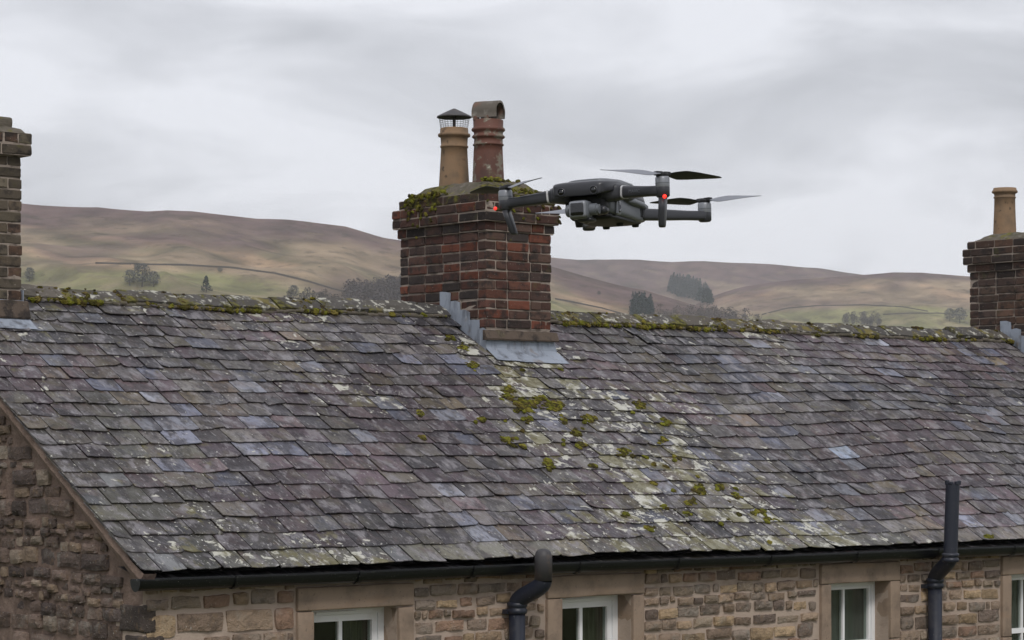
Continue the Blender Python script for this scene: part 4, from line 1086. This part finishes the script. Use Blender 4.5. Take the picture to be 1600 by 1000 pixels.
# ------------------------------------------------------------------ drone
DM = {}
DM['hull'] = mat('drone_hull', (.04, .041, .049), rough=.36, spec=.5, bump=[(900, .1, .0004)])
DM['light'] = mat('drone_light_grey', (.13, .14, .158), rough=.4, spec=.5)
DM['top'] = mat('drone_top_sheen', (.12, .13, .145), rough=.3, spec=.6)  # hull grey lightened to carry the sky's reflection
DM['silver'] = mat('drone_silver', (.25, .26, .285), rough=.35, spec=.5, metal=.35)
DM['dark'] = mat('drone_dark', (.012, .012, .014), rough=.5, spec=.4)
DM['glass'] = mat('lens_glass', (.004, .004, .006), rough=.06, spec=.8)
DM['prop'] = mat('propeller_plastic', (.03, .031, .035), rough=.5, spec=.4)
DM['tip'] = mat('propeller_pale', (.19, .2, .23), rough=.5, spec=.5)
DM['led'] = mat('red_led', (.5, .02, .01), rough=.3, emis=(1, .03, .02), emis_s=2.2)
DM['led_dim'] = mat('red_led_dim', (.5, .05, .04), rough=.3, emis=(1, .05, .04), emis_s=.8)
DM['white'] = mat('white_mark', (.6, .6, .62), rough=.5)
drone = empty('drone', label='grey folding quadcopter drone with red lights hovering before the big chimney', category='drone')
PSI = radians(21.4); TD = 3.56
hx = (-Fv*cos(PSI)-Rv*sin(PSI)); lv = Z3.cross(hx)
roll = radians(2.2)
uz = Z3*cos(roll)-lv*sin(roll); ly_ = lv*cos(roll)+Z3*sin(roll)
Mx = Matrix((hx, ly_, uz)).transposed().to_4x4()
Mx.translation = Rv*((965-800)/FPX*TD)+Fv*TD+Vector((0, 0, (700-331)/FPX*TD))
drone.matrix_world = Mx
V = Vector
def body_st(rows):
    return [(V((x, 0, (za+zb)/2)), Y3, Z3, w_/2, (zb-za)/2, ex) for (x, w_, za, zb, ex) in rows]
m = MB(); loft(m, body_st([(.1675, .060, .0085, .0215, 6), (.1665, .068, .0070, .0245, 6), (.160, .076, .0085, .0270, 6), (.145, .083, .0105, .0295, 5), (.12, .086, .0125, .0320, 5), (.09, .086, .0115, .0335, 4), (.06, .084, .002, .0340, 3.6), (.03, .080, -.004, .0355, 3), (-.01, .072, -.003, .031, 3), (-.035, .060, -.002, .025, 3), (-.046, .045, .0, .018, 3)]), n=44)
body = m.build('body', DM['hull'], drone, smooth=True)
m = MB(); loft(m, body_st([(.125, .060, -.012, .012, 5), (.121, .064, -.015, .014, 5), (.10, .066, -.0165, .016, 5), (.05, .070, -.017, .010, 5), (.0, .070, -.0175, .006, 6), (-.028, .066, -.016, .005, 5), (-.040, .056, -.014, .003, 4)]), n=40)
m.build('lower_body', DM['light'], body, smooth=True)
m = MB(); loft(m, body_st([(.06, .078, .004, .012, 4), (.04, .084, .002, .014, 4), (-.0, .082, .001, .013, 4), (-.035, .07, .0, .012, 4), (-.044, .05, .002, .010, 4)]), n=40)
m.build('battery', DM['light'], body, smooth=True)
m = MB(); loft(m, body_st([(.12, .058, -.020, -.014, 4), (.11, .060, -.022, -.013, 4), (.03, .062, -.022, -.013, 4), (-.02, .056, -.019, -.012, 4), (-.03, .04, -.017, -.012, 4)]), n=30)
m.build('underside', DM['dark'], body, smooth=True)
m = MB(); loft(m, body_st([(.135, .046, .027, .0325, 3), (.12, .062, .027, .0350, 3), (.08, .070, .028, .0372, 3), (.03, .068, .028, .0368, 3), (-.01, .058, .025, .033, 3), (-.035, .04, .02, .027, 3)]), n=36); m.build('top_sheen', DM['top'], body, smooth=True)  # paler plate added where the hull top reflects the sky
# gimbal bay and side window
m = MB(); rbox(m, (.130, 0, .001), (.010, .030, .013), r=.006, n=4); m.build('gimbal_bay', DM['dark'], body)
for s in (1, -1):
    m = MB(); rbox(m, (.098, s*.0350, -.004), (.0050, .0025, .0085), r=.002, n=4); m.build('side_sensor', DM['glass'], body)
    m = MB(); rbox(m, (.098, s*.0340, -.004), (.0078, .0024, .0115), r=.003, n=4); m.build('sensor_rim', DM['silver'], body)
    m = MB(); lathe(m, (.1635, s*.0235, .0135), [(.0062, -.004), (.0062, .004), (.0052, .0055), (.0045, .005)], n=20, axis=(1, 0, 0)); m.build('sensor_rim', DM['hull'], body, smooth=True)
    m = MB(); lathe(m, (.1655, s*.0235, .0135), [(.0046, .0), (.0046, .0025), (.0025, .0035), (.0001, .0036)], n=20, axis=(1, 0, 0)); m.build('front_sensor', DM['glass'], body, smooth=True)
for (x, y, fz) in ((.125, -.014, -.0225), (.045, .018, -.0165), (-.012, .022, -.0135), (-.012, -.022, -.0135)):
    m = MB(); lathe(m, (x, y, fz), [(.0042, -.009), (.005, -.008), (.0062, .0), (.008, .006)], n=14, cap=True); m.build('foot', DM['dark'], body, smooth=True)
# seam lines of the vents
m = MB()
for k in range(5): rbox(m, (.0-.007*k, .0355, -.004), (.0014, .001, .006), r=.0005, n=3)
m.build('vent', DM['dark'], body)
# gimbal camera
g_ = MB(); rbox(g_, (.163, -.004, -.0125), (.0125, .0135, .0125), r=.005, n=6); gim = g_.build('gimbal_camera', DM['light'], drone, smooth=True)
m = MB(); rbox(m, (.1765, -.004, -.0125), (.003, .0122, .0112), r=.0028, n=6); m.build('lens_rim', DM['silver'], gim, smooth=True)
m = MB(); rbox(m, (.1785, -.004, -.0125), (.0026, .0095, .0086), r=.0018, n=6); m.build('lens', DM['glass'], gim, smooth=True)
m = MB(); lathe(m, (.162, .0095, -.0125), [(.0, 0), (.008, 0), (.008, .009), (.0065, .0095), (.0065, .013), (.0, .0132)], n=22, axis=(0, 1, 0)); m.build('pitch_motor', DM['light'], gim)
m = MB(); lathe(m, (.162, -.0175, -.0125), [(.0, 0), (.0085, 0), (.0085, .006), (.007, .0075), (.0, .0075)], n=22, axis=(0, -1, 0)); m.build('pitch_motor', DM['light'], gim, smooth=True)
m = MB(); tube(m, [(.155, .024, -.0125), (.142, .024, -.013), (.135, .012, -.013), (.134, 0, -.008), (.134, 0, .0)], [.005, .0055, .0055, .0055, .007], n=12)
rbox(m, (.152, -.0, -.0255), (.012, .011, .003), r=.003, n=4); m.build('gimbal_arm', DM['hull'], gim, smooth=True)
m = MB(); tube(m, [(.15, .004, -.020), (.148, -.002, -.024), (.142, -.004, -.026)], [.006, .006, .005], n=12); m.build('gimbal_mount', DM['hull'], gim, smooth=True)
gim.location = (0.002, .0075, 0)
# arms
def arm(root, end, front, s):
    a, b = V(root), V(end); d = (b-a).normalized(); sd_ = d.cross(Z3).normalized(); up = sd_.cross(d)
    m = MB()
    w0, w1, h0, h1 = (.010, .0085, .0087, .0070) if front else (.009, .008, .0085, .0068)
    st = [(a-d*.004, sd_, up, w0*.9, h0*.9, 4), (a, sd_, up, w0, h0, 4), (a+(b-a)*.3, sd_, up, w0*.92, h0*.95, 4), (a+(b-a)*.7, sd_, up, w1*.9, h1, 4), (b-d*.004, sd_, up, w1, h1, 4), (b+d*.006, sd_, up, w1*.9, h1*.9, 3)]
    loft(m, st, n=24); ar = m.build('arm', DM['hull'], drone, smooth=True)
    if front:
        m = MB(); loft(m, [(a+d*.012, sd_, up, w0*1.05, h0*1.04, 4), (a+d*.0145, sd_, up, w0*1.05, h0*1.04, 4)], n=24); m.build('joint_ring', DM['white'], ar)
        # shoulder
        m = MB(); loft(m, [(V((root[0]+.006, s*.020, root[2]-.001)), X3, Z3, .018, .0115, 4), (V((root[0]+.005, s*.034, root[2]-.001)), X3, Z3, .016, .0118, 4), (V((root[0]+.002, s*.044, root[2])), X3, Z3, .013, .0112, 3.5), (V((root[0], s*.050, root[2])), X3, Z3, .010, .010, 3.5)], n=24); m.build('shoulder', DM['hull'], ar, smooth=True)
    m = MB(); lathe(m, b, [(.0, -h1-.002), (.0075, -h1-.002), (.0095, -h1), (.0098, h1*.6), (.0090, h1)], n=24); m.build('motor_mount', DM['hull'], ar, smooth=True)
    m = MB(); z0 = h1*.8
    lathe(m, b, [(.0088, z0-.003), (.0098, z0), (.0098, z0+.0115), (.009, z0+.0135), (.0, z0+.014)], n=28); m.build('motor', DM['silver'], ar, smooth=True)
    for zz in (z0+.004,):
        m = MB(); lathe(m, b, [(.0099, zz), (.01, zz+.0006), (.0099, zz+.0012)], n=28); m.build('motor_band', DM['light'], ar)
    if front:
        m = MB(); p0 = b+V((0, 0, -h1)); p1 = b+V((-.004, -.004 if s > 0 else .010, -.049 if s > 0 else -.043))
        dd = (p1-p0).normalized()
        loft(m, [(p0, X3, Y3, .0075, .0052, 3.5), (p0+(p1-p0)*.4, X3, Y3, .0085, .0048, 3.5), (p1-dd*.003, X3, Y3, .0075, .0042, 3.5), (p1, X3, Y3, .006, .0035, 3.5)], n=20); m.build('landing_leg', DM['hull'], ar, smooth=True)
        m = MB(); lathe(m, b+V((.0098, .0055 if s > 0 else -.012, -.009 if s > 0 else -.006)), [(.0, .0024), (.0018, .002), (.0028, .0)], n=16, axis=(1, 0, 0)); m.build('red_light', DM['led' if s > 0 else 'led_dim'], ar, smooth=True)
    return b+V((0, 0, z0+.014))
def prop(c, ang, coned, pale, twist=1):
    m = MB(); lathe(m, c, [(.0, 0), (.0085, 0), (.0088, .003), (.0075, .0048), (.0, .005)], n=20)
    for k in (0, 1):
        a = ang+pi*k; rbox(m, c+V((cos(a)*.007, sin(a)*.007, .0038)), (.0058, .004, .0028), r=.001, n=3, axes=(V((cos(a), sin(a), 0)), V((-sin(a), cos(a), 0)), Z3))
    hub = m.build('propeller', DM['dark'], drone, smooth=False)
    for k in (0, 1):
        a = ang+pi*k; d = V((cos(a), sin(a), 0)); sd_ = V((-sin(a), cos(a), 0)); st = []
        for i in range(15):
            q = i/14; r = .008+.102*q
            ch = interp([(0, .0045), (.12, .0062), (.3, .0118), (.5, .0112), (.75, .0085), (.93, .0055), (1, .0015)], q)
            tw_ = radians(interp([(0, 10), (.15, 30), (.35, 24), (1, 8)], q))*twist
            cz_ = coned[k]*q*.11; chd = sd_*cos(tw_)+Z3*sin(tw_); th = d.cross(chd)
            st.append((c+d*r+V((0, 0, .0035+cz_))+sd_*(.0022*(1-q)), chd, th, ch, max(.0004, .0011*(1-q*.6)), 2.2))
        m = MB(); loft(m, st, n=16); m.build('blade', DM['tip'] if k == pale else DM['prop'], hub, smooth=True)
FLm = V((.136, .112, .0085)); FRm = V((.13, -.120, .0080)); RLm = V((-.13, .090, -.0010)); RRm = V((-.13, -.090, -.0010))
tops = {}
tops['fl'] = arm((.118, .040, .0135), FLm, True, 1); tops['fr'] = arm((.132, -.040, .0135), FRm, True, -1)
tops['rl'] = arm((-.018, .030, -.0045), RLm, False, 1); tops['rr'] = arm((-.018, -.030, -.0045), RRm, False, -1)
# blade angle in body axes; image right is +y
PALE = [radians(62), radians(128), radians(58), radians(84)]
prop(tops['fl'], radians(150), (.0, .0), 1, -1); prop(tops['fr'], radians(48), (.0, .05), 0, 1); prop(tops['rl'], radians(64), (-.05, .07), 0, 1); prop(tops['rr'], radians(66), (0, .05), 1, -1)
# lettering on the arm
cu = bpy.data.curves.new('lettering', 'FONT'); cu.body = 'MAVIC'; cu.size = .0062; cu.extrude = .0001; cu.align_x = 'CENTER'; cu.align_y = 'CENTER'
to = bpy.data.objects.new('lettering_tmp', cu); col.objects.link(to)
bpy.context.view_layer.update()
me = bpy.data.meshes.new_from_object(to.evaluated_get(bpy.context.evaluated_depsgraph_get())); bpy.data.objects.remove(to)
me.materials.clear(); me.materials.append(DM['light'])
lo = bpy.data.objects.new('lettering', me); col.objects.link(lo); fa = [o for o in drone.children if o.name.startswith('arm')][0]; lo.parent = fa
a, b = V((.118, .040, .0135)), FLm; d = (b-a).normalized(); nf = d.cross(Z3).normalized()
upv = nf.cross(d) if nf.cross(d).z > 0 else d.cross(nf)
mm_ = Matrix((d, upv, d.cross(upv))).transposed().to_4x4(); ff = d.cross(upv); mm_.translation = a+(b-a)*.46+ff*.0094; lo.matrix_local = mm_

# ------------------------------------------------------------------ haze
m = MB(); box(m, (-6100, -6100, GZ-25), (6100, 6100, 480))
hzm = bpy.data.materials.new('haze'); hzm.use_nodes = True; t = hzm.node_tree; t.nodes.clear()
o = N(t, 'ShaderNodeOutputMaterial'); pv = N(t, 'ShaderNodeVolumePrincipled'); pv.inputs['Color'].default_value = (.9, .93, 1, 1); pv.inputs['Density'].default_value = .00008
pv.inputs['Anisotropy'].default_value = 0
t.links.new(pv.outputs[0], o.inputs['Volume'])
m.build('haze', hzm, tagd=dict(kind='stuff', label='thin pale haze over the valley'))
